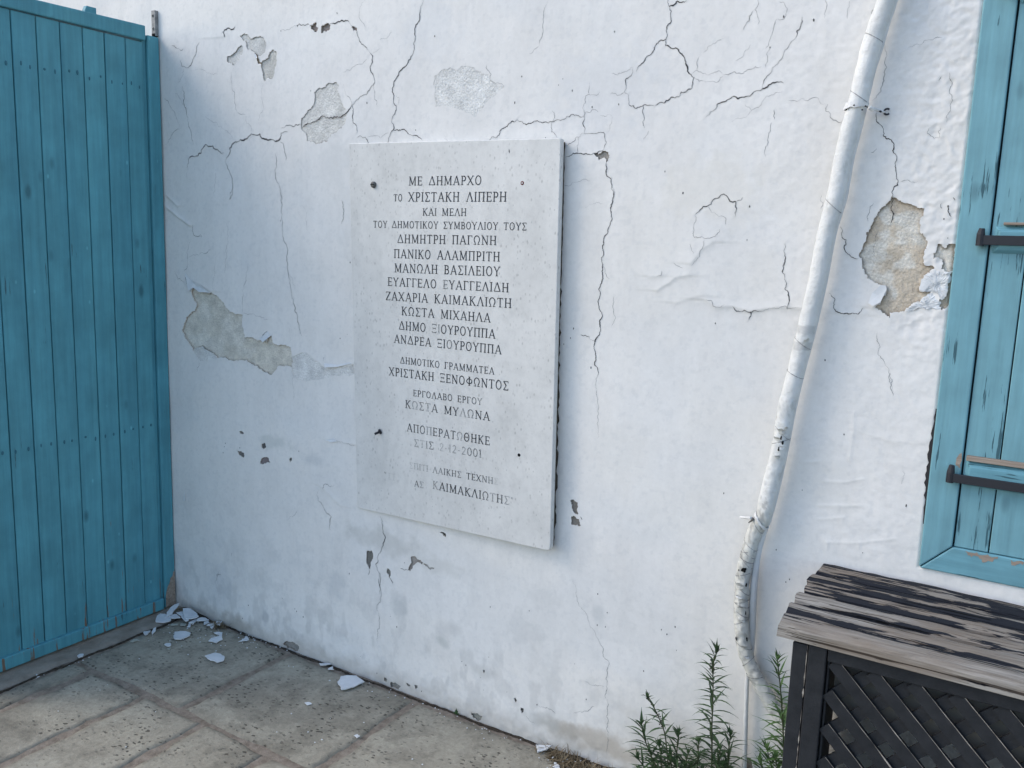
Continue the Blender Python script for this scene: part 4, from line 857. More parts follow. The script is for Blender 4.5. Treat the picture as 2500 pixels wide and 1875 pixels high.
mb = MB(); c = PP(1243, 368, .0005); mb.add([c+Vector((-.001, 0, .006)), c+Vector((.0022, 0, -.001)), c+Vector((.0015, 0, -.008)), c+Vector((-.0015, 0, -.002))], [(0, 1, 2, 3)]); mb.build('chip_mark', M_CRACK, pl)
# mortar bed behind the plaque, ragged on the right
mb = MB(); r = random.Random(4); zz = np.arange(.66, 1.85, .012); v = []; 
for z in zz:
    xe = (TR.x+(BR_.x-TR.x)*(1.86-z)/1.22)-.006+r.uniform(-.005, .003)*(1 if z < 1.45 else .3); v += [(1.0, .004, z), (xe, plane_y(xe)+.0205, z), (xe, .006, z)]
f = []
for i in range(len(zz)-1): a = i*3; f += [(a, a+1, a+4, a+3), (a+1, a+2, a+5, a+4)]
mk('mortar_bed', v, f, M_SOIL, pl, label='dark ragged bedding seen behind the right edge of the plaque')

# ------------------------------------------------------------------ window shutter
sh = empty('window_shutter', (2.83, 0, 1.2), 'teal boarded window shutter in a mitred frame with black iron hinges', 'shutter')
sw = .066; yf, yb = -.007, .030
x0, x1, z0, z1 = WX0-.001, WX1, WZ0-.001, WZ1
def fr(pts, mat): mb = MB(); mb.prism([(a, yf, b) for a, b in pts][::-1], (0, yb-yf, 0)); return mb.build('frame_stile' if mat is M_SHUT else 'frame_rail', mat, sh, bevel=.003)
g = .0008
fr([(x0, z0+g*2), (x0+sw-g, z0+sw+g), (x0+sw-g, z1-sw), (x0, z1-g*2)], M_SHUT); fr([(x1, z0+g*2), (x1, z1-g*2), (x1-sw, z1-sw), (x1-sw, z0+sw)], M_SHUT)
fr([(x0+g*2, z0), (x1-g*2, z0), (x1-sw, z0+sw-g), (x0+sw+g, z0+sw-g)], M_SHUTX); fr([(x0+g, z1), (x0+sw, z1-sw+g), (x1-sw, z1-sw+g), (x1-g, z1)], M_SHUTX)
bx = [x0+sw+.0015, 2.935, 3.010, 3.085, 3.16, 3.235, 3.31, 3.385, 3.46, 3.535, 3.61, x1-sw-.0015]
for i in range(len(bx)-1):
    mb = MB(); dy = random.Random(i+3).uniform(-.0008, .0008); mb.box((bx[i]+.0013, -.0015+dy, z0+sw+.001), (bx[i+1]-.0013, .022, z1-sw-.001)); mb.build('shutter_board', M_SHUT, sh, bevel=.0018)
mb = MB(); mb.box((x0+.01, .0305, z0+.01), (x1-.01, .05, z1-.01)); mb.build('shutter_back', M_GATEDARK, sh)
# raw wood where the rail's paint has flaked: ragged sheet just proud of the rail top
def ragged(pts, name, mat, off, seed, label=None):
    p = jitter_line([PW(a, b, yf)[::2] for a, b in pts], .35, 2, seed, True); mb = MB(); mb.prism([(a, yf-off, b) for a, b in p][::-1], (0, off*.8, 0)); o = mb.build(name, mat, sh)
    if label: o['label'] = label
ragged(crop(2100, 900, 3.0175, [(775,1340),(860,1352),(940,1368),(1015,1385),(1000,1400),(960,1420),(905,1428),(880,1400),(820,1388),(790,1372)]), 'bare_wood_patch', M_RAW, .0006, 8, 'brown bare wood where the sill paint has flaked')
ragged(crop(2100, 900, 3.0175, [(1110,1408),(1207,1425),(1207,1452),(1150,1445),(1118,1450)]), 'bare_wood_patch', M_RAW, .0006, 9)
ragged(crop(2100, 900, 3.0175, [(748,620),(742,735),(722,720),(708,672)]), 'bare_wood_patch', M_RAW, .0006, 10)
def batten(xl, zb, zt, slope=0):
    mb = MB(); xr = x1-sw-.02; mb.prism([(xl, -.0022, zb), (xl+.01, -.014, zb+.008), (xl+.012, -.020, zb+.016), (xl+.012, -.020, zt-.012), (xl+.002, -.0022, zt)], (xr-xl, 0, 0))
    return mb.build('batten', M_SHUTX, sh, bevel=.0012)
def hinge(xl, zb, zt, pinz, label):
    mb = MB(); mb.box((xl, -.0285, zb), (x1-.25, -.0215, zt)); h = mb.build('strap_hinge', M_IRON, sh, bevel=.001, label=label)
    mb = MB(); mb.tube([(xl+.008, -.0225, zb-.002), (xl+.008, -.0225, zt+.002), (xl+.009, -.0225, pinz)], [.0085, .0085, .0058], 12); mb.tube([(xl+.009, -.02, zb+.004), (xl+.009, -.006, zb+.004)], .006, 8); mb.build('hinge_pin', M_IRON, h)
    return h
batten(2.868, 1.572, 1.632); batten(2.866, 1.040, 1.100); batten(2.866, 2.098, 2.16)
hinge(2.836, 1.590, 1.611, 1.626, 'upper black iron strap hinge across the shutter'); hinge(2.832, 1.048, 1.068, 1.087, 'lower black iron strap hinge across the shutter'); hinge(2.832, 2.12, 2.14, 2.16, None)
for xa, zb, zt in ((2.885, 1.634, 1.640), (2.868, 1.1005, 1.112)):
    mb = MB(); mb.box((xa, -.017, zb), (x1-sw-.03, -.002, zt)); mb.build('weathered_strip', M_RAW, sh, bevel=.0015, label=None)
# dark gap where plaster has broken away from the frame's left side
mb = MB(); r = random.Random(3); zz = np.arange(.93, 1.22, .01); v = []
for z in zz: k = math.sin((z-.93)/.29*math.pi)*.006*r.uniform(.3, 1.5)+.0005; v += [(x0-k-.0015, wall_y(x0-.006, z)-.0012, z), (x0+.001, wall_y(x0-.006, z)-.0014, z)]
mk('plaster_gap', v, [(2*i, 2*i+1, 2*i+3, 2*i+2) for i in range(len(zz)-1)], M_CRACK, wall)

# ------------------------------------------------------------------ pipe
pp = empty('wrapped_pipe', (2.39, -.05, .6), 'white taped pipe with torn wrapping slanting down the wall', 'pipe')
ctr = [(2176,-90),(2166,-40),(2157,0),(2137,60),(2118,120),(2103,181),(2088,245),(2072,301),(2050,392),(2033,482),(2010,570),(1987,691),(1959,812),(1937,902),(1913,1000),(1896,1099),(1870,1198),(1859,1258),(1843,1298),(1828,1348),(1814,1410),(1811,1470),(1811,1531),(1813,1560),(1820,1592),(1834,1628),(1853,1667),(1877,1707),(1902,1747),(1932,1790)]
YP = -.040; path = [Vector(PW(a+(7 if b < 1280 else 0), b, YP)) for a, b in ctr]
# resample
def resample(path, step):
    out = [path[0]]; 
    # Catmull-Rom
    n = len(path)
    for i in range(n-1):
        p0 = path[max(i-1, 0)]; p1 = path[i]; p2 = path[i+1]; p3 = path[min(i+2, n-1)]; m = max(1, int((p2-p1).length/step))
        for k in range(1, m+1):
            t_ = k/m; out.append(.5*((2*p1)+(-p0+p2)*t_+(2*p0-5*p1+4*p2-p3)*t_*t_+(-p0+3*p1-3*p2+p3)*t_**3))
    return out
path = resample(path, .004)
seg = 28; mb = MB(); r = random.Random(9); rad = []; wraps = []
s_ = 0
nzs = nrng.random(4000)
for i, p in enumerate(path):
    z = p.z; s_ = i*.004; base_r = .0205 if z > .93 else (.0185+.002*max(0, min(1, (z-.85)/.08)))
    ph = (s_/.055+.12*math.sin(s_*9)) % 1.0
    step_ = (.0002 if z > 1.2 else .0007)*(1-ph)                          # overlapping turns of tape
    crump = .0022 if z < .95 else (.0018 if .93 < z < 1.2 else .0005)
    rad.append(base_r+step_)
def sqf(i, k):
    z = path[i].z; amp = .03 if z > 1.22 else (.10 if z < .93 else .06)
    th = 2*math.pi*k/seg; a_ = vnoise(np.array([i*.004+math.sin(th)*.02]), np.array([math.cos(th)*.03+5]), .011, 3)[0]
    b_ = vnoise(np.array([i*.004+k*.0012]), np.array([math.cos(th)*.02]), .03, 8)[0]
    return 1+amp*(a_-.5)*2+.03*(b_-.5)*2
mb.tube(path, rad, seg, True, sqf)
o = mb.build('pipe_body', M_PIPE, pp, smooth=True)
V = np.array([v for v in mb.v]); cl = np.ones((len(V), 4)); nn_ = fbm(V[:, 2], V[:, 0]*3, .02, 5, 4)
cl[:, :3] -= (sstep(.56, .66, nn_)*np.where(V[:, 2] < .95, .40, np.where(V[:, 2] < 1.2, .20, .08)))[:, None]
for zc in (1.335, 1.375): cl[:, :3] -= (sstep(.012, .008, np.abs(V[:, 2]-zc))*sstep(-.004, .004, -(V[:, 0]-np.interp(V[:, 2], [q.z for q in path][::-1], [q.x for q in path][::-1])))*.0+sstep(.012, .008, np.abs(V[:, 2]-zc+.0))*.28)[:, None]
lowz = sstep(.97, .86, V[:, 2])[:, None]; cl[:, :3] *= (1-lowz)+lowz*np.array([.86, .845, .79]); cl[:, :3] *= np.array([1, 1, .98]); cl = np.clip(cl, .3, 1); cl[:, 3] = 1; grid_attr(o.data, cl)
# joints between wrapping turns and painted crease shade: thin dark lips that ride on the tube
def ring_at(px, py, wdt, tilt, name='tape_edge_crease_shade', mat=M_HAIR, a0=-1.9, a1=1.9, proud=.0016, label=None, parent=pp):
    q = Vector(PW(px, py, YP)); i = min(range(len(path)), key=lambda j: (path[j]-q).length); c = path[i]
    t_v = (path[min(i+2, len(path)-1)]-path[max(i-2, 0)]).normalized(); side = t_v.cross(Vector((0, -1, 0))).normalized()
    if side.x < 0: side = -side
    v = []; n = 18; R_ = rad[i]*1.03+proud; rr = random.Random(int(px*3+py))
    for k in range(n+1):
        th = a0+(a1-a0)*k/n; pos = c+side*math.sin(th)*R_+Vector((0, -1, 0))*math.cos(th)*R_+t_v*(tilt*math.sin(th)*R_)
        ww = wdt*rr.uniform(.5, 1.3); v += [pos-t_v*ww, pos+t_v*ww]
    return mk(name, v, [(2*k, 2*k+1, 2*k+3, 2*k+2) for k in range(n)], mat, parent, label=label)
for a, b, t2 in ((2090,236,.5),(2022,500,.6),(1957,838,.5),(1930,910,.3),(1860,1290,.5),(1845,1335,.5),(1836,1350,.5),(1822,1362,.2),(1811,1455,.3),(1809,1475,.3),(2127,90,.3),(1833,1345,-.4),(1826,1368,.8),(1822,1402,-.5),(1812,1432,.9),(1812,1468,-.3),(1811,1492,.6),(1811,1515,-.5),(1815,1572,.7),(1826,1612,-.4),(1845,1650,.4),(1905,1052,.8),(1900,1075,-.5)):
    ring_at(a, b, .0007, t2, proud=.0006)
# torn, curling bits of tape and holes that show black foam
def tear(px, py, w, h, name, mat, curl, seed, sidepos=0.0, label=None):
    q = Vector(PW(px, py, YP)); i = min(range(len(path)), key=lambda j: abs(path[j].z-q.z)); c = path[i]; rr = random.Random(seed)
    v = []; n = 12; th0 = sidepos; R_ = rad[i]*1.05
    ring = []
    for k in range(n):
        a_ = 2*math.pi*k/n; e_ = rr.uniform(.65, 1.15); dx = math.cos(a_)*w*e_; dz = math.sin(a_)*h*e_; th = th0+dx/R_
        lift = .0012+(curl*max(0, math.sin(a_+rr.uniform(-.4, .4)))**2 if curl else 0)
        cc_ = path[min(range(max(0, i-20), min(len(path), i+20)), key=lambda j: abs(path[j].z-(c.z+dz)))]
        ring.append((cc_.x+math.sin(th)*(R_+lift), cc_.y-math.cos(th)*(R_+lift), c.z+dz))
    cen = (c.x+math.sin(th0)*(R_+.0012), c.y-math.cos(th0)*(R_+.0012), c.z)
    return mk(name, ring+[cen], [(k, (k+1) % n, n) for k in range(n)], mat, pp, label=label)
tear(1820, 1386, .0070, .008, 'torn_hole', M_HOLE, 0, 1, .15, 'black tear in the wrapping below the lower strap')
tear(1812, 1389, .0018, .003, 'torn_hole', M_HOLE, 0, 2, -.5); tear(1823, 1493, .002, .006, 'torn_hole', M_HOLE, 0, 3, .8)
for a, b, sd_, s0, w_, h_ in ((1903,1048,4,.1,.010,.008),(1893,1065,5,-.3,.008,.006),(1900,1085,6,.3,.008,.007),(1896,1108,7,.1,.008,.005),(1905,1040,14,.5,.005,.006),(1818,1425,8,.0,.013,.010),(1812,1450,9,-.1,.012,.006),(1820,1462,10,.3,.008,.006),(1815,1480,11,.2,.01,.006),(1820,1510,12,.5,.005,.005),(1830,1575,13,.4,.009,.006),(1838,1600,15,.4,.006,.005),(1862,1650,16,.6,.006,.004),(1975,835,17,.5,.006,.012)):
    tear(a, b, w_, h_, 'torn_tape', M_TAPE if sd_ % 3 else M_CHIP, .006, sd_, s0)
for a, b, sd_, s0 in ((1904,1062,31,.15),(1897,1092,32,.1),(1902,1075,33,.4),(1830,1425,34,.75),(1822,1560,35,-.6),(1832,1560,36,.9),(1815,1640,37,-.9)):
    tear(a, b, .0026, .006, 'torn_hole', M_HOLE, 0, sd_, s0)
# companion conduit: thinner white tube beside and behind, straight on down past the bend
cn = empty('thin_conduit', (2.4, -.02, .5), 'thin white conduit beside the taped pipe running straight to the ground', 'conduit')
cc2 = [(2206,-90),(2180,0),(2160,60),(2143,120),(2124,181),(2096,301),(2073,392),(2057,482),(2031,570),(2008,691),(1980,812),(1956,902),(1933,1000),(1914,1099),(1892,1198),(1876,1258),(1863,1298),(1850,1348),(1842,1410),(1838,1470),(1836,1531),(1831,1600),(1824,1660),(1821,1746),(1819,1824),(1817,1900)]
p2 = resample([Vector(PW(a, b, -.024 if b < 1500 else -.018)) for a, b in cc2], .012); p2.append(Vector((p2[-1].x-.004, -.02, 0)))
mb = MB(); mb.tube(p2, [.0115 if p.z > .86 else (.0100 if p.z > .45 else .0062) for p in p2], 16, True)
o = mb.build('conduit_tube', M_PIPE, cn, smooth=True); cl = np.ones((len(mb.v), 4)); grid_attr(o.data, cl)
# plaster fillet where the conduit is painted in with the wall
# straps
st1 = empty('upper_strap', (2.55, -.05, 1.90), 'crumpled white metal strap tying the pipe near the top, with an open wall hook', 'pipe strap', 'straps holding the taped pipe')
def strap(parent, px, py, wdt, tilt, seed, bodymat=M_PIPE):
    o = ring_at(px, py, wdt, tilt, 'strap_band', bodymat, -2.0, 2.1, .0045, parent=parent)
    m = o.modifiers.new('thick', 'SOLIDIFY'); m.thickness = .002; grid_attr(o.data, np.ones((len(o.data.vertices), 4))); return o
strap(st1, 2092, 258, .0068, -.25, 1)
c = Vector(PW(2122, 262, -.055)); e_ = Vector(PW(2158, 274, -.010))
mb = MB(); mb.tube([c, c+Vector((.006, .004, -.004)), c+(e_-c)*.4, e_], [.0045, .0055, .004, .003], 8); o = mb.build('strap_tail', M_PIPE, st1); grid_attr(o.data, np.ones((len(o.data.vertices), 4)))
mb = MB(); h0 = Vector(PW(2166, 273, -.006)); mb.tube([h0+Vector((math.cos(q)*.0065, -.003, math.sin(q)*.0065)) for q in np.linspace(.8, 5.6, 14)], .0022, 6); mb.build('wall_hook', M_IRON, st1)
mb = MB(); h1 = Vector(PW(2140, 266, -.03)); mb.tube([h1+Vector((-.012, -.01, .004)), h1+Vector((.010, .006, -.006))], .0022, 6); mb.build('nail_shank', M_IRON, st1)
for a, b in ((2085, 257), (2113, 259), (2066, 267), (2105, 268)):
    mb = MB(); q = Vector(PW(a, b, -.075)); mb.disc(q, (.2, -1, 0), .002, .001, 7, .8); mb.build('strap_hole', M_HOLE, st1)
st2 = empty('lower_strap', (2.41, -.05, .86), 'white wire strap with a nail end tying the pipe above its bend', 'pipe strap', 'straps holding the taped pipe')
strap(st2, 1858, 1272, .0040, .45, 2)
mb = MB(); n0 = Vector(PW(1808, 1263, -.02)); n1 = Vector(PW(1834, 1265, -.06)); mb.tube([n0, n1], [.0035, .004], 8); o = mb.build('strap_pin', M_PIPE, st2); grid_attr(o.data, np.ones((len(o.data.vertices), 4)))
mb = MB(); q = Vector(PW(1838, 1267, -.073)); mb.disc(q, (-.3, -1, 0), .0045, .003, 10, .6); mb.tube([q+Vector((0, .004, -.002)), q+Vector((-.012, .006, -.014))], [.003, .0012], 6); mb.build('nail_end', M_BOLT, st2)

# ------------------------------------------------------------------ slatted bench box
bn = empty('slatted_box', (3.1, -.22, 0), 'black lattice box seat with a weathered grey slatted top below the shutter', 'box seat')
BT, BX0, BX1, FY = .79, 2.576, 3.66, -.440
ys = [-.010, -.105, -.170, -.300, -.378, FY]
ys = [-.008, -.100, -.168, -.236, -.304, -.376, FY]
for i in range(len(ys)-1):
    r = random.Random(i); x_ = BX0+r.uniform(-.004, .006)+(0 if i < 4 else .0); top = BT+r.uniform(-.002, .001); mb = MB()
    n = 90; y1_, y0_ = ys[i]-.0045, ys[i+1]+.0045
    if i == len(ys)-2: y0_ = FY
    # worn slat: edges wander
    prof = [(y0_, .755 if i == len(ys)-2 else .768), (y0_, top-.012 if i == len(ys)-2 else top-.005), (y0_+.006, top-.003), (y0_+.022, top), (y1_-.020, top), (y1_-.002, top-.004), (y1_, .768)]
    if i != len(ys)-2: prof[0] = (y0_, .768)
    else: prof[-1] = (y1_, .758)
    v = []
    for k in range(n+1):
        x = x_+(BX1-x_)*k/n
        for q, (y, z) in enumerate(prof):
            jy = (float(vnoise(np.array([x+i*3.1]), np.array([q*1.7]), .045, i))-.5)*.007; jz = (float(vnoise(np.array([x*1.0]), np.array([q*.9+i]), .03, 40+i))-.5)*.003
            v.append((x+(.003*math.sin(q*5+i) if k == 0 else 0), y+jy*(0 < q < 6), z+(jz if 0 < q < 6 else 0)))
    m = len(prof); f = [(k*m+q, k*m+q+1, (k+1)*m+q+1, (k+1)*m+q) for k in range(n) for q in range(m-1)]+[(k*m+m-1, k*m, (k+1)*m, (k+1)*m+m-1) for k in range(n)]
    f += [tuple(range(m-1, -1, -1)), tuple(n*m+q for q in range(m))]
    o = mk('top_slat', [(a, b, c) for a, b, c in v], f, M_SLAT, bn, smooth=False); vv = np.array(v); kk = np.arange(len(v)) % m; eb = np.where((kk == 2) | (kk == 5) | (kk == 1), .13, 0.0) if i != len(ys)-2 else np.where(kk == 5, .13, np.where(kk <= 3, -.07, 0.02)); eb = eb+.05*(i < 2); grid_attr(o.data, np.stack([eb, eb, eb, eb*0+1], -1))
mb = MB(); mb.box((BX0+.03, FY+.03, .742), (BX1-.01, -.012, .7665)); mb.build('deck_board', M_BLACK, bn)
PF = -.425
def bx_(name, a, b, mat=M_BLACK, bev=.0025, label=None): mb = MB(); mb.box(a, b); return mb.build(name, mat, bn, bevel=bev, label=label)
bx_('side_panel', (2.607, PF, .0), (2.638, -.02, .745)); bx_('corner_post', (2.640, PF-.003, .0), (2.677, PF+.03, .748))
bx_('front_rail', (2.679, PF-.002, .722), (BX1-.07, PF+.026, .752)); bx_('front_rail', (2.679, PF-.002, .0), (BX1-.07, PF+.026, .07))
bx_('corner_post', (BX1-.068, PF-.003, .0), (BX1-.02, PF+.03, .752)); bx_('side_panel', (BX1-.0195, PF, .0), (BX1-.003, -.02, .745))
bx_('front_stile', (2.679, PF+.004, .071), (2.684, PF+.024, .721))
# lattice: front layer falls to the right, rear layer falls to the left, 45 degrees
def lath(a, b, w, y0, y1, name='lattice_lath'):
    """a,b endpoints (x,z); clipped to the opening x in [2.684,BX1-.07], z in [.07,.722]"""
    x0_, x1_, z0_, z1_ = 2.684, BX1-.07, .071, .721
    (ax, az), (bx2, bz) = a, b; t0, t1 = 0, 1
    for p_, q_ in ((-(bx2-ax), ax-x0_), (bx2-ax, x1_-ax), (-(bz-az), az-z0_), (bz-az, z1_-az)):
        if abs(p_) < 1e-9: continue
        tt = q_/p_
        if p_ < 0: t0 = max(t0, tt)
        else: t1 = min(t1, tt)
    if t0 >= t1-.01: return
    dx, dz = bx2-ax, bz-az; L = math.hypot(dx, dz); ux, uz = dx/L, dz/L; nx_, nz_ = -uz*w/2, ux*w/2
    p = (ax+dx*t0, az+dz*t0); q = (ax+dx*t1, az+dz*t1)
    r = random.Random(int(abs(a[0])*1000)); n = 10; v = []
    for k in range(n+1):
        t2 = k/n; cx, cz = p[0]+(q[0]-p[0])*t2, p[1]+(q[1]-p[1])*t2; e1_, e2_ = r.uniform(.93, 1.03), r.uniform(.93, 1.03)
        v += [(cx+nx_*e1_, y0, cz+nz_*e1_), (cx-nx_*e2_, y0, cz-nz_*e2_), (cx-nx_*e2_, y1, cz-nz_*e2_), (cx+nx_*e1_, y1, cz+nz_*e1_)]
    f = [(4*k+j, 4*k+(j+1) % 4, 4*k+4+(j+1) % 4, 4*k+4+j) for k in range(n) for j in range(4)]+[(3, 2, 1, 0), (4*n, 4*n+1, 4*n+2, 4*n+3)]
    o = mk(name, v, f, M_BLACK, bn); return (p, q, (nx_, nz_))
edges = []
for k in range(-10, 14):
    S_m = 3.430+k*.0755-.0192                    # x+z of the lath's centre line
    e_ = lath((S_m-.9, .9), (S_m+.1, -.1), .0275, PF+.002, PF+.011)
    if e_: edges.append((k, e_))
for k in range(-2, 18):
    D_m = 2.129-.0785*2+k*.0785
    lath((D_m+.9, .9), (D_m-.1, -.1), .0265, PF+.0125, PF+.020)
mb = MB(); mb.box((2.69, PF+.042, .60), (BX1-.07, PF+.050, .735)); mb.build('inner_panel', NT('grey_ply', .9, .1).col((.19, .178, .155)).m, bn, label='grey board seen through the lattice holes')
# pale worn arris along each front lath, with long bare splinters on some
for k, (p, q, nn2) in edges:
    r = random.Random(k+50); n = 26; v = []
    for i in range(n+1):
        t2 = i/n; cx, cz = p[0]+(q[0]-p[0])*t2, p[1]+(q[1]-p[1])*t2
        w_ = .0012*r.uniform(.1, 1.4); 
        if k in (1, 3) and .30 < t2 < .62: w_ = .0070*math.sin((t2-.3)/.32*math.pi)*r.uniform(.7, 1.1)
        if k == -1 and .15 < t2 < .5: w_ = .006*math.sin((t2-.15)/.35*math.pi)*r.uniform(.7, 1.1)
        v += [(cx+nn2[0], PF+.0012, cz+nn2[1]), (cx+nn2[0]*(1-w_/.0137), PF+.0012, cz+nn2[1]*(1-w_/.0137))]
    mk('worn_edge', v, [(2*i, 2*i+1, 2*i+3, 2*i+2) for i in range(n)], M_EDGE, bn)
v = []; r = random.Random(88)
for i in range(60):
    z = .745-.7*i/59; w_ = .0014*r.random()**2*(1 if i % 3 else 1.8); v += [(2.6375-w_, PF-.0006, z), (2.6375+w_*.6, PF-.0006, z)]
mk('worn_edge', v, [(2*i, 2*i+1, 2*i+3, 2*i+2) for i in range(59)], M_EDGE, bn)

# ------------------------------------------------------------------ plants
def add_leaf(mb, base_, dirv, up, L, w, droop, r):
    side = dirv.cross(up)
    if side.length < 1e-3: side = Vector((1, 0, 0))
    side.normalize(); n = 5; v = []; p = Vector(base_); d_ = dirv.normalized()
    for i in range(n+1):
        t_ = i/n; ww = w*(.35+1.0*math.sin(min(1, t_*1.15+.12)*math.pi))*.5 if i < n else w*.05
        nrm = side.cross(d_); v += [p+side*ww, p+nrm*(-ww*.35), p-side*ww]
        p = p+d_*(L/n); d_ = (d_+Vector((0, 0, -droop/n))).normalized()
    f = []
    for i in range(n): a = 3*i; f += [(a, a+1, a+4, a+3), (a+1, a+2, a+5, a+4)]
    mb.add(v, f)
def plant(label, stems, seed, leafmat=M_LEAF):
    r = random.Random(seed); s0 = stems[0][0]
    base0 = Vector(PW(*s0[0], s0[2] if len(s0) > 2 else -.07))
    root = empty('narrow_leaved_weed', (base0.x, base0.y, 0), label, 'plant', 'narrow-leaved weeds growing at the foot of the wall')
    for si, (pts, L0, dens, bud, yy) in enumerate([(s[0][1], *s[1:]) for s in stems]):
        P_ = [Vector(PW(a, b, yy-.012*k)) for k, (a, b) in enumerate(pts)]; b0 = P_[0]
        full = [Vector((b0.x+(base0.x-b0.x)*.6, b0.y+.01, 0)), Vector((b0.x+(base0.x-b0.x)*.25, b0.y, b0.z*.5))]+P_
        full = resample(full, .01); n = len(full); mb = MB(); mb.tube(full, [.0026*(1-.65*i/n)+.0004 for i in range(n)], 6); mb.build('stem', M_STEM, root, smooth=True)
        lv = MB(); az = r.random()*6; z0_ = b0.z-.10
        tot = 0
        for i in range(2, n):
            if full[i].z < z0_: continue
            for _ in range(dens):
                if r.random() < .12: continue
                az += 2.4+r.uniform(-.3, .3); tt = i/n; el = .12+.80*tt**3+r.uniform(-.3, .3)
                d_ = Vector((math.cos(az)*math.cos(el), math.sin(az)*math.cos(el)*.4-.10, math.sin(el)))
                if full[i].y+d_.y*.04 > -.012: d_.y = -abs(d_.y)*.4
                LL = L0*(1-.55*tt**3)*r.uniform(.6, 1.15)*(1 if r.random() < .75 else .55); add_leaf(lv, full[i], d_, Vector((0, 0, 1)), LL*1.55, .0050*r.uniform(.8, 1.3), r.uniform(.3, 1.5), r)
        for _ in range(7): 
            az += 2.4; d_ = Vector((math.cos(az)*.35, math.sin(az)*.25-.05, 1)); add_leaf(lv, full[-1], d_, Vector((0, 1, 0)), L0*.5*r.uniform(.6, 1), .003, .1, r)
        lv.build('leaves', leafmat, root)
        if bud:
            bb = MB()
            for _ in range(12):
                c = full[-1-int(r.random()*min(10, n-2))]+Vector((r.uniform(-.009, .009), r.uniform(-.008, .002), r.uniform(-.004, .008))); bb.disc(c, (0, -1, .3), .0024, .003, 6, .4); bb.disc(c, (0, 1, -.3), .0024, .002, 6, .4)
            bb.build('flower_buds', M_BUD, root)
    return root
def S_(pts, L, dens, bud, yy): return (((pts[0][0], pts[0][1]), pts), L, dens, bud, yy)
def ST(pts, L, dens=2, bud=False, yy=-.07): return ((pts[0], pts), L, dens, bud, yy)
plant('bushy green weed with a budding leaning stem, leftmost at the wall foot', [ST([(1632,1890),(1628,1830),(1622,1787),(1610,1755),(1595,1725),(1580,1703)], .042, 2, True), ST([(1606,1890),(1592,1850),(1574,1806),(1566,1768)], .055, 3), ST([(1650,1895),(1652,1840),(1657,1790)], .05, 3), ST([(1620,1900),(1602,1870),(1590,1845)], .055, 3), ST([(1640,1905),(1640,1870),(1636,1845)], .05, 3), ST([(1585,1905),(1570,1870),(1556,1850)], .05, 3), ST([(1662,1905),(1672,1870),(1680,1840)], .05, 3), ST([(1612,1905),(1615,1860),(1610,1820)], .055, 3)], 1)
plant('tallest green weed, upright with narrow leaves, left of the conduit', [ST([(1737,1890),(1738,1830),(1738,1772),(1740,1720),(1741,1670),(1741,1623),(1750,1590)], .052, 3, True), ST([(1702,1890),(1704,1850),(1706,1812)], .045, 3), ST([(1776,1890),(1778,1840),(1784,1795)], .05, 3), ST([(1725,1900),(1715,1880)], .05, 3), ST([(1760,1905),(1765,1868)], .05, 3), ST([(1690,1905),(1688,1870)], .05, 3), ST([(1745,1905),(1752,1860),(1758,1830)], .05, 3)], 2)
plant('green weed pressed between the conduit and the black box', [ST([(1916,1890),(1914,1844),(1912,1790),(1910,1745),(1906,1690),(1901,1640),(1898,1612)], .058, 3, False, -.10), ST([(1884,1890),(1880,1860),(1872,1828)], .06, 3, False, -.09), ST([(1900,1900),(1898,1878),(1893,1850)], .06, 3, False, -.1), ST([(1870,1905),(1862,1880),(1855,1862)], .06, 3, False, -.09), ST([(1925,1905),(1924,1860),(1918,1815)], .055, 3, False, -.1)], 3, M_LEAFY)
# tiny weed in the crack at the wall foot
sg = empty('tiny_weed', PG(1116, 1740), 'tiny dark green sprig in the joint below the plaque', 'plant')
mb = MB(); c = Vector(PG(1116, 1741)); r = random.Random(5)
for a_, e_, L in ((1.4, 1.3, .022), (-2.6, .3, .014), (-.2, .3, .016), (-1.2, .2, .012), (2.9, .5, .012)):
    add_leaf(mb, c+Vector((0, -.004, 0)), Vector((math.cos(a_)*math.cos(e_), math.sin(a_)*math.cos(e_)*.3-.2, math.sin(e_))), Vector((0, 0, 1)), L, .008, .3, r)
mb.build('leaves', M_LEAF, sg)
# dry grass
def tuft(label, centres, n, seed, L=.06, spread=.03):
    r = random.Random(seed); root = mk('dry_grass', [], [], M_DRY); mb = MB()
    for i in range(n):
        cx, cy = centres[int(r.random()*len(centres))]; c = Vector((cx+r.gauss(0, spread*.5), min(-.008, cy+r.gauss(0, spread*.25)), r.uniform(0, .008)))
        az = r.uniform(0, 6.28); el = abs(r.gauss(.35, .4)); d_ = Vector((math.cos(az)*math.cos(el), math.sin(az)*math.cos(el), math.sin(el)))
        if c.y+d_.y*L*.6 > -.006: d_.y *= -.6
        add_leaf(mb, c, d_, Vector((.1, .2, 1)), L*r.uniform(.3, 1.0), .0017*r.uniform(.6, 1.8), r.uniform(.6, 2.4), r)
    v = [q for q in mb.v]; v = [(a, min(b, -.003), max(c_, .002)) for a, b, c_ in v]
    root.data.from_pydata(v, [], mb.f); root.data.update(); tag(root, label, 'dry grass', kind='stuff'); return root
tuft('brown dry grass heaped against the wall foot left of the green weeds', [(1.86, -.035), (1.90, -.05), (1.94, -.04), (1.99, -.05), (2.03, -.04), (2.08, -.03), (1.95, -.08), (2.05, -.08)], 760, 3, .065, .045)
tuft('small brown grass clump by the chips at the wall foot', [(PG(556, 1522)[0], -.025), (PG(545, 1522)[0], -.03)], 120, 4, .05, .03)
tuft('brown straw behind the pile of paint chips in the corner', [(.03, -.02), (.06, -.02), (.10, -.02)], 90, 5, .045, .04)
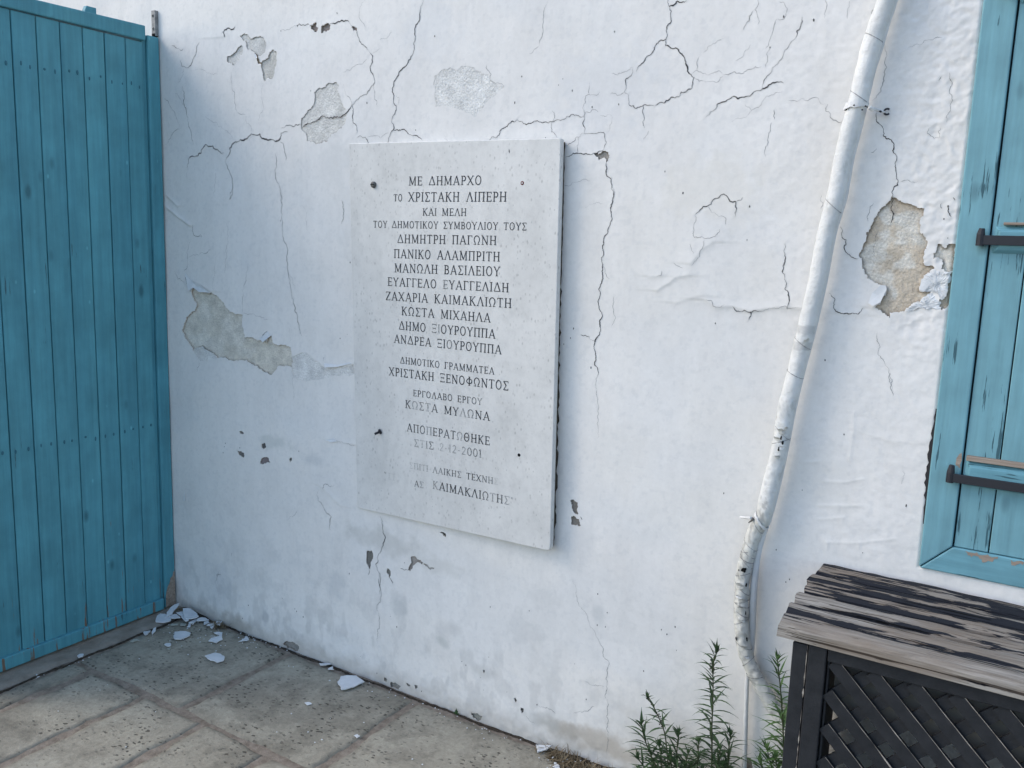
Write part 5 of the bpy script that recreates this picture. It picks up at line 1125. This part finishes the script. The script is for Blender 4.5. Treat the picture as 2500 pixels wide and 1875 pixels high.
# soil mounds
def mound(x0_, x1_, y0_, h, seed, label):
    nx_, ny_ = 40, 14; X, Y = np.meshgrid(np.linspace(x0_, x1_, nx_), np.linspace(y0_, -.002, ny_)); u = (X-x0_)/(x1_-x0_); v = (Y-y0_)/(-y0_)
    Z = h*np.sin(np.pi*np.clip(u, 0, 1))**.7*sstep(0, 1, v)*(.5+1.0*fbm(X, Y, .03, seed))-.004
    idx_ = np.arange(nx_*ny_).reshape(ny_, nx_); F = np.stack([idx_[:-1, :-1], idx_[:-1, 1:], idx_[1:, 1:], idx_[1:, :-1]], -1).reshape(-1, 4)
    o = mk('soil_mound', np.stack([X, Y, Z], -1).reshape(-1, 3).tolist(), F.tolist(), M_SOIL, smooth=True); tag(o, label, kind='stuff')
mound(1.78, 2.7, -.13, .016, 3, 'dark loose soil under the dry grass and weeds'); mound(-.02, .22, -.06, .012, 4, 'dark soil in the corner under the pile of chips')

# ------------------------------------------------------------------ fallen paint chips
GC = 'paint chips fallen on the paving'
def chip(pts, z, th, label, tilt=0, seed=0, mat=M_CHIP, group=GC):
    r = random.Random(seed); P_ = [Vector((a, b, z+.003)) for a, b in jitter_line([PG(a, b, z+.003)[:2] for a, b in pts], .10, 2, seed, True)]; c = sum(P_, Vector())/len(P_)
    ax = Vector((math.cos(seed*1.7), math.sin(seed*1.7), 0)); 
    P_ = [p+Vector((0, 0, (p-c).dot(ax)*tilt)) for p in P_]; mn = min(p.z for p in P_); P_ = [p+Vector((0, 0, max(0, .001+z*.3-mn))) for p in P_]
    mb = MB(); mb.prism(P_, (0, 0, th)); base_ = Vector((c.x, c.y, min(p.z for p in P_)))
    o = mb.build('paint_chip', mat, None, loc=base_); tag(o, label, 'paint chip', group); return o
U5 = (400, 1450, 7.373)
def c5(pts): return crop(*U5, pts)
chip(c5([(30,375),(50,320),(190,230),(285,220),(240,270),(150,345),(30,378)][:-1]), .020, .003, 'long chip leaning furthest back against the gate post foot', .25, 1)
chip(c5([(-130,440),(-60,370),(20,375),(60,400),(130,465),(120,490),(0,520),(-140,515)]), .004, .004, 'broad pale chip at the left end of the pile by the gate', .03, 2)
chip(c5([(100,375),(230,368),(265,405),(300,440),(190,452),(120,448)]), .008, .003, 'greyish chip in the middle of the pile, under the others', .05, 3)
chip(c5([(222,325),(335,315),(385,430),(450,480),(440,500),(385,505),(350,460)]), .014, .003, 'narrow dart-shaped chip under the brightest one in the pile', .08, 4)
chip(c5([(340,290),(430,283),(540,330),(628,405),(590,425),(440,445),(385,440),(350,370)]), .020, .004, 'brightest and topmost chip of the corner pile', .08, 5)
chip(c5([(600,460),(690,430),(760,440),(815,468),(700,490),(590,503)]), .006, .003, 'flat chip touching the wall foot right of the pile', .08, 6)
chip(c5([(445,520),(560,458),(595,455),(580,500),(540,550),(510,560),(520,530),(450,538)]), .006, .003, 'forked chip in front of the right side of the pile', .05, 7)
chip(c5([(925,545),(945,500),(1063,500),(1010,570)]), .006, .003, 'square chip beside the small grass clump', .06, 8)
chip(c5([(768,578),(810,540),(905,530),(910,560),(870,628),(830,600),(850,575)]), .003, .003, 'boomerang-shaped chip left of the small grass clump', .03, 9)
chip(c5([(720,510),(790,490),(820,520),(720,560)]), .003, .002, 'small grey chip between the pile and the grass clump', .03, 10)
chip(c5([(180,800),(195,690),(400,684),(485,715),(470,760),(380,800),(300,830),(210,825)]), .003, .004, 'large six-sided chip lying alone in front of the pile', .02, 11)
chip(c5([(805,850),(850,805),(980,780),(1000,750),(1048,745),(1040,790),(1060,825),(945,885)]), .003, .004, 'hooked chip in front of the small grass clump', .03, 12)
chip(c5([(900,710),(950,695),(1055,700),(1050,730),(990,740)]), .003, .003, 'slim chip just behind the hooked one', .03, 13)
chip(c5([(1360,865),(1460,790),(1510,772),(1535,830),(1500,850)]), .003, .003, 'wedge-shaped chip under the worn base of the wall', .04, 14)
chip(c5([(10,915),(50,897),(118,898),(120,945),(70,955)]), .003, .003, 'small bright chip on the left, in front of the big six-sided one', .03, 15)
chip(c5([(60,990),(120,965),(120,990),(95,1010)]), .001, .002, 'sliver just in front of the small bright chip', .0, 16, M_CHIPY)
chip(crop(*Qc, [(350,710),(440,683),(515,710),(510,745),(455,762),(400,745)]), .003, .004, 'five-sided chip lying alone in the middle of the nearest-gate slab', .02, 17)
chip(crop(*Qc, [(1480,930),(1510,880),(1570,872),(1640,875),(1710,930),(1620,975),(1515,1000),(1505,965)]), .004, .004, 'largest lone chip near the wall foot below the plaque', .03, 18)
chip(crop(*Lc, [(1425,1465),(1500,1475),(1562,1480),(1520,1510),(1440,1525)]), .006, .004, 'white triangular chip at the left edge of the heaped dry grass', .10, 19)
chip(crop(1300, 1700, 7.373, [(385,1210),(430,1220),(485,1280),(500,1330),(400,1330)]), .004, .004, 'white chip lying in front of the heaped dry grass', .05, 20)
chip(crop(*Qc, [(1325,770),(1400,768),(1425,775),(1380,785),(1335,785)]), .002, .003, 'long sliver against the wall foot left of the largest lone chip', .0, 21)
chip(crop(*Qc, [(1398,820),(1440,798),(1447,825)]), .002, .003, 'little triangular chip left of the largest lone chip', .04, 22)
chip(crop(*Qc, [(1200,1105),(1240,1100),(1262,1115),(1225,1125)]), .001, .002, 'small oval chip on the pitted middle slab', .0, 23)
chip(crop(*Qc, [(1620,1385),(1650,1374),(1672,1390),(1645,1405)]), .001, .002, 'round white chip on the joint near the bottom edge', .0, 24)
chip(crop(0, 1400, 3.492, [(658,710),(675,695),(712,690),(705,712),(670,725)]), .002, .004, 'small white chip on the soil joint before the gate', .05, 25)
chip(crop(0, 1400, 3.492, [(1230,520),(1225,495),(1285,495),(1265,522),(1240,540)]), .003, .004, 'pale chip standing in the soil joint left of the pile', .2, 26)
chip(crop(0, 1400, 3.492, [(1295,510),(1305,480),(1332,468),(1328,490),(1300,520)]), .003, .003, 'upright sliver in the soil joint beside the pile', .1, 27)
chip(crop(0, 1400, 3.492, [(1110,582),(1140,565),(1180,565),(1175,575),(1120,588)]), .002, .003, 'yellowish sliver lying along the soil joint', .0, 28, M_CHIPY)
chip(c5([(295,575),(300,535),(410,545),(385,580)]), .001, .002, 'dusty greenish chip in front of the pile', .0, 29, M_CHIPY)
chip(c5([(120,560),(150,540),(255,545),(250,568),(130,575)]), .001, .002, 'dusty narrow chip at the left front of the pile', .0, 30, M_CHIPY)
chip(c5([(415,600),(440,550),(510,535),(470,605)]), .002, .002, 'grey-blue chip tucked before the forked one', .0, 31)
# crumbs too small to tell apart
mb = MB(); r = random.Random(77); cr_px = []
for _ in range(150):
    q = r.random()
    if q < .45: cr_px.append((400+r.gauss(110, 90), 1530+r.gauss(20, 25)))
    elif q < .75:
        u = r.random(); cr_px.append((560+u*800+r.gauss(0, 8), 1540+u*300+abs(r.gauss(0, 14))))
    elif q < .87: cr_px.append((r.uniform(80, 400), 0)); cr_px[-1] = (cr_px[-1][0], 1655-(cr_px[-1][0]-80)*.385+r.gauss(3, 5))
    else: cr_px.append((r.uniform(100, 1300), r.uniform(1600, 1875)))
for a, b in cr_px:
    p = Vector(PG(a, b, .002))
    if p.y > -.014: p.y = -.014-r.random()*.02
    s_ = r.uniform(.001, .0032); n = 5; a0 = r.random()*6; pts = [p+Vector((math.cos(a0+k*1.257)*s_*r.uniform(.6, 1.4), math.sin(a0+k*1.257)*s_*r.uniform(.6, 1.4), 0)) for k in range(n)]
    mb.prism(pts, (0, 0, .0012))
for a, b in [(r.uniform(1330, 1520), r.uniform(1845, 1880)) for _ in range(22)]:
    p = Vector(PG(a, b, .006)); s_ = r.uniform(.001, .004); a0 = r.random()*6; mb.prism([p+Vector((math.cos(a0+k*1.257)*s_*r.uniform(.6, 1.4), math.sin(a0+k*1.257)*s_, 0)) for k in range(5)], (0, 0, .0015))
o = mb.build('paint_crumbs', M_CHIP, None); tag(o, 'tiny crumbs of white paint strewn over the paving', kind='stuff')
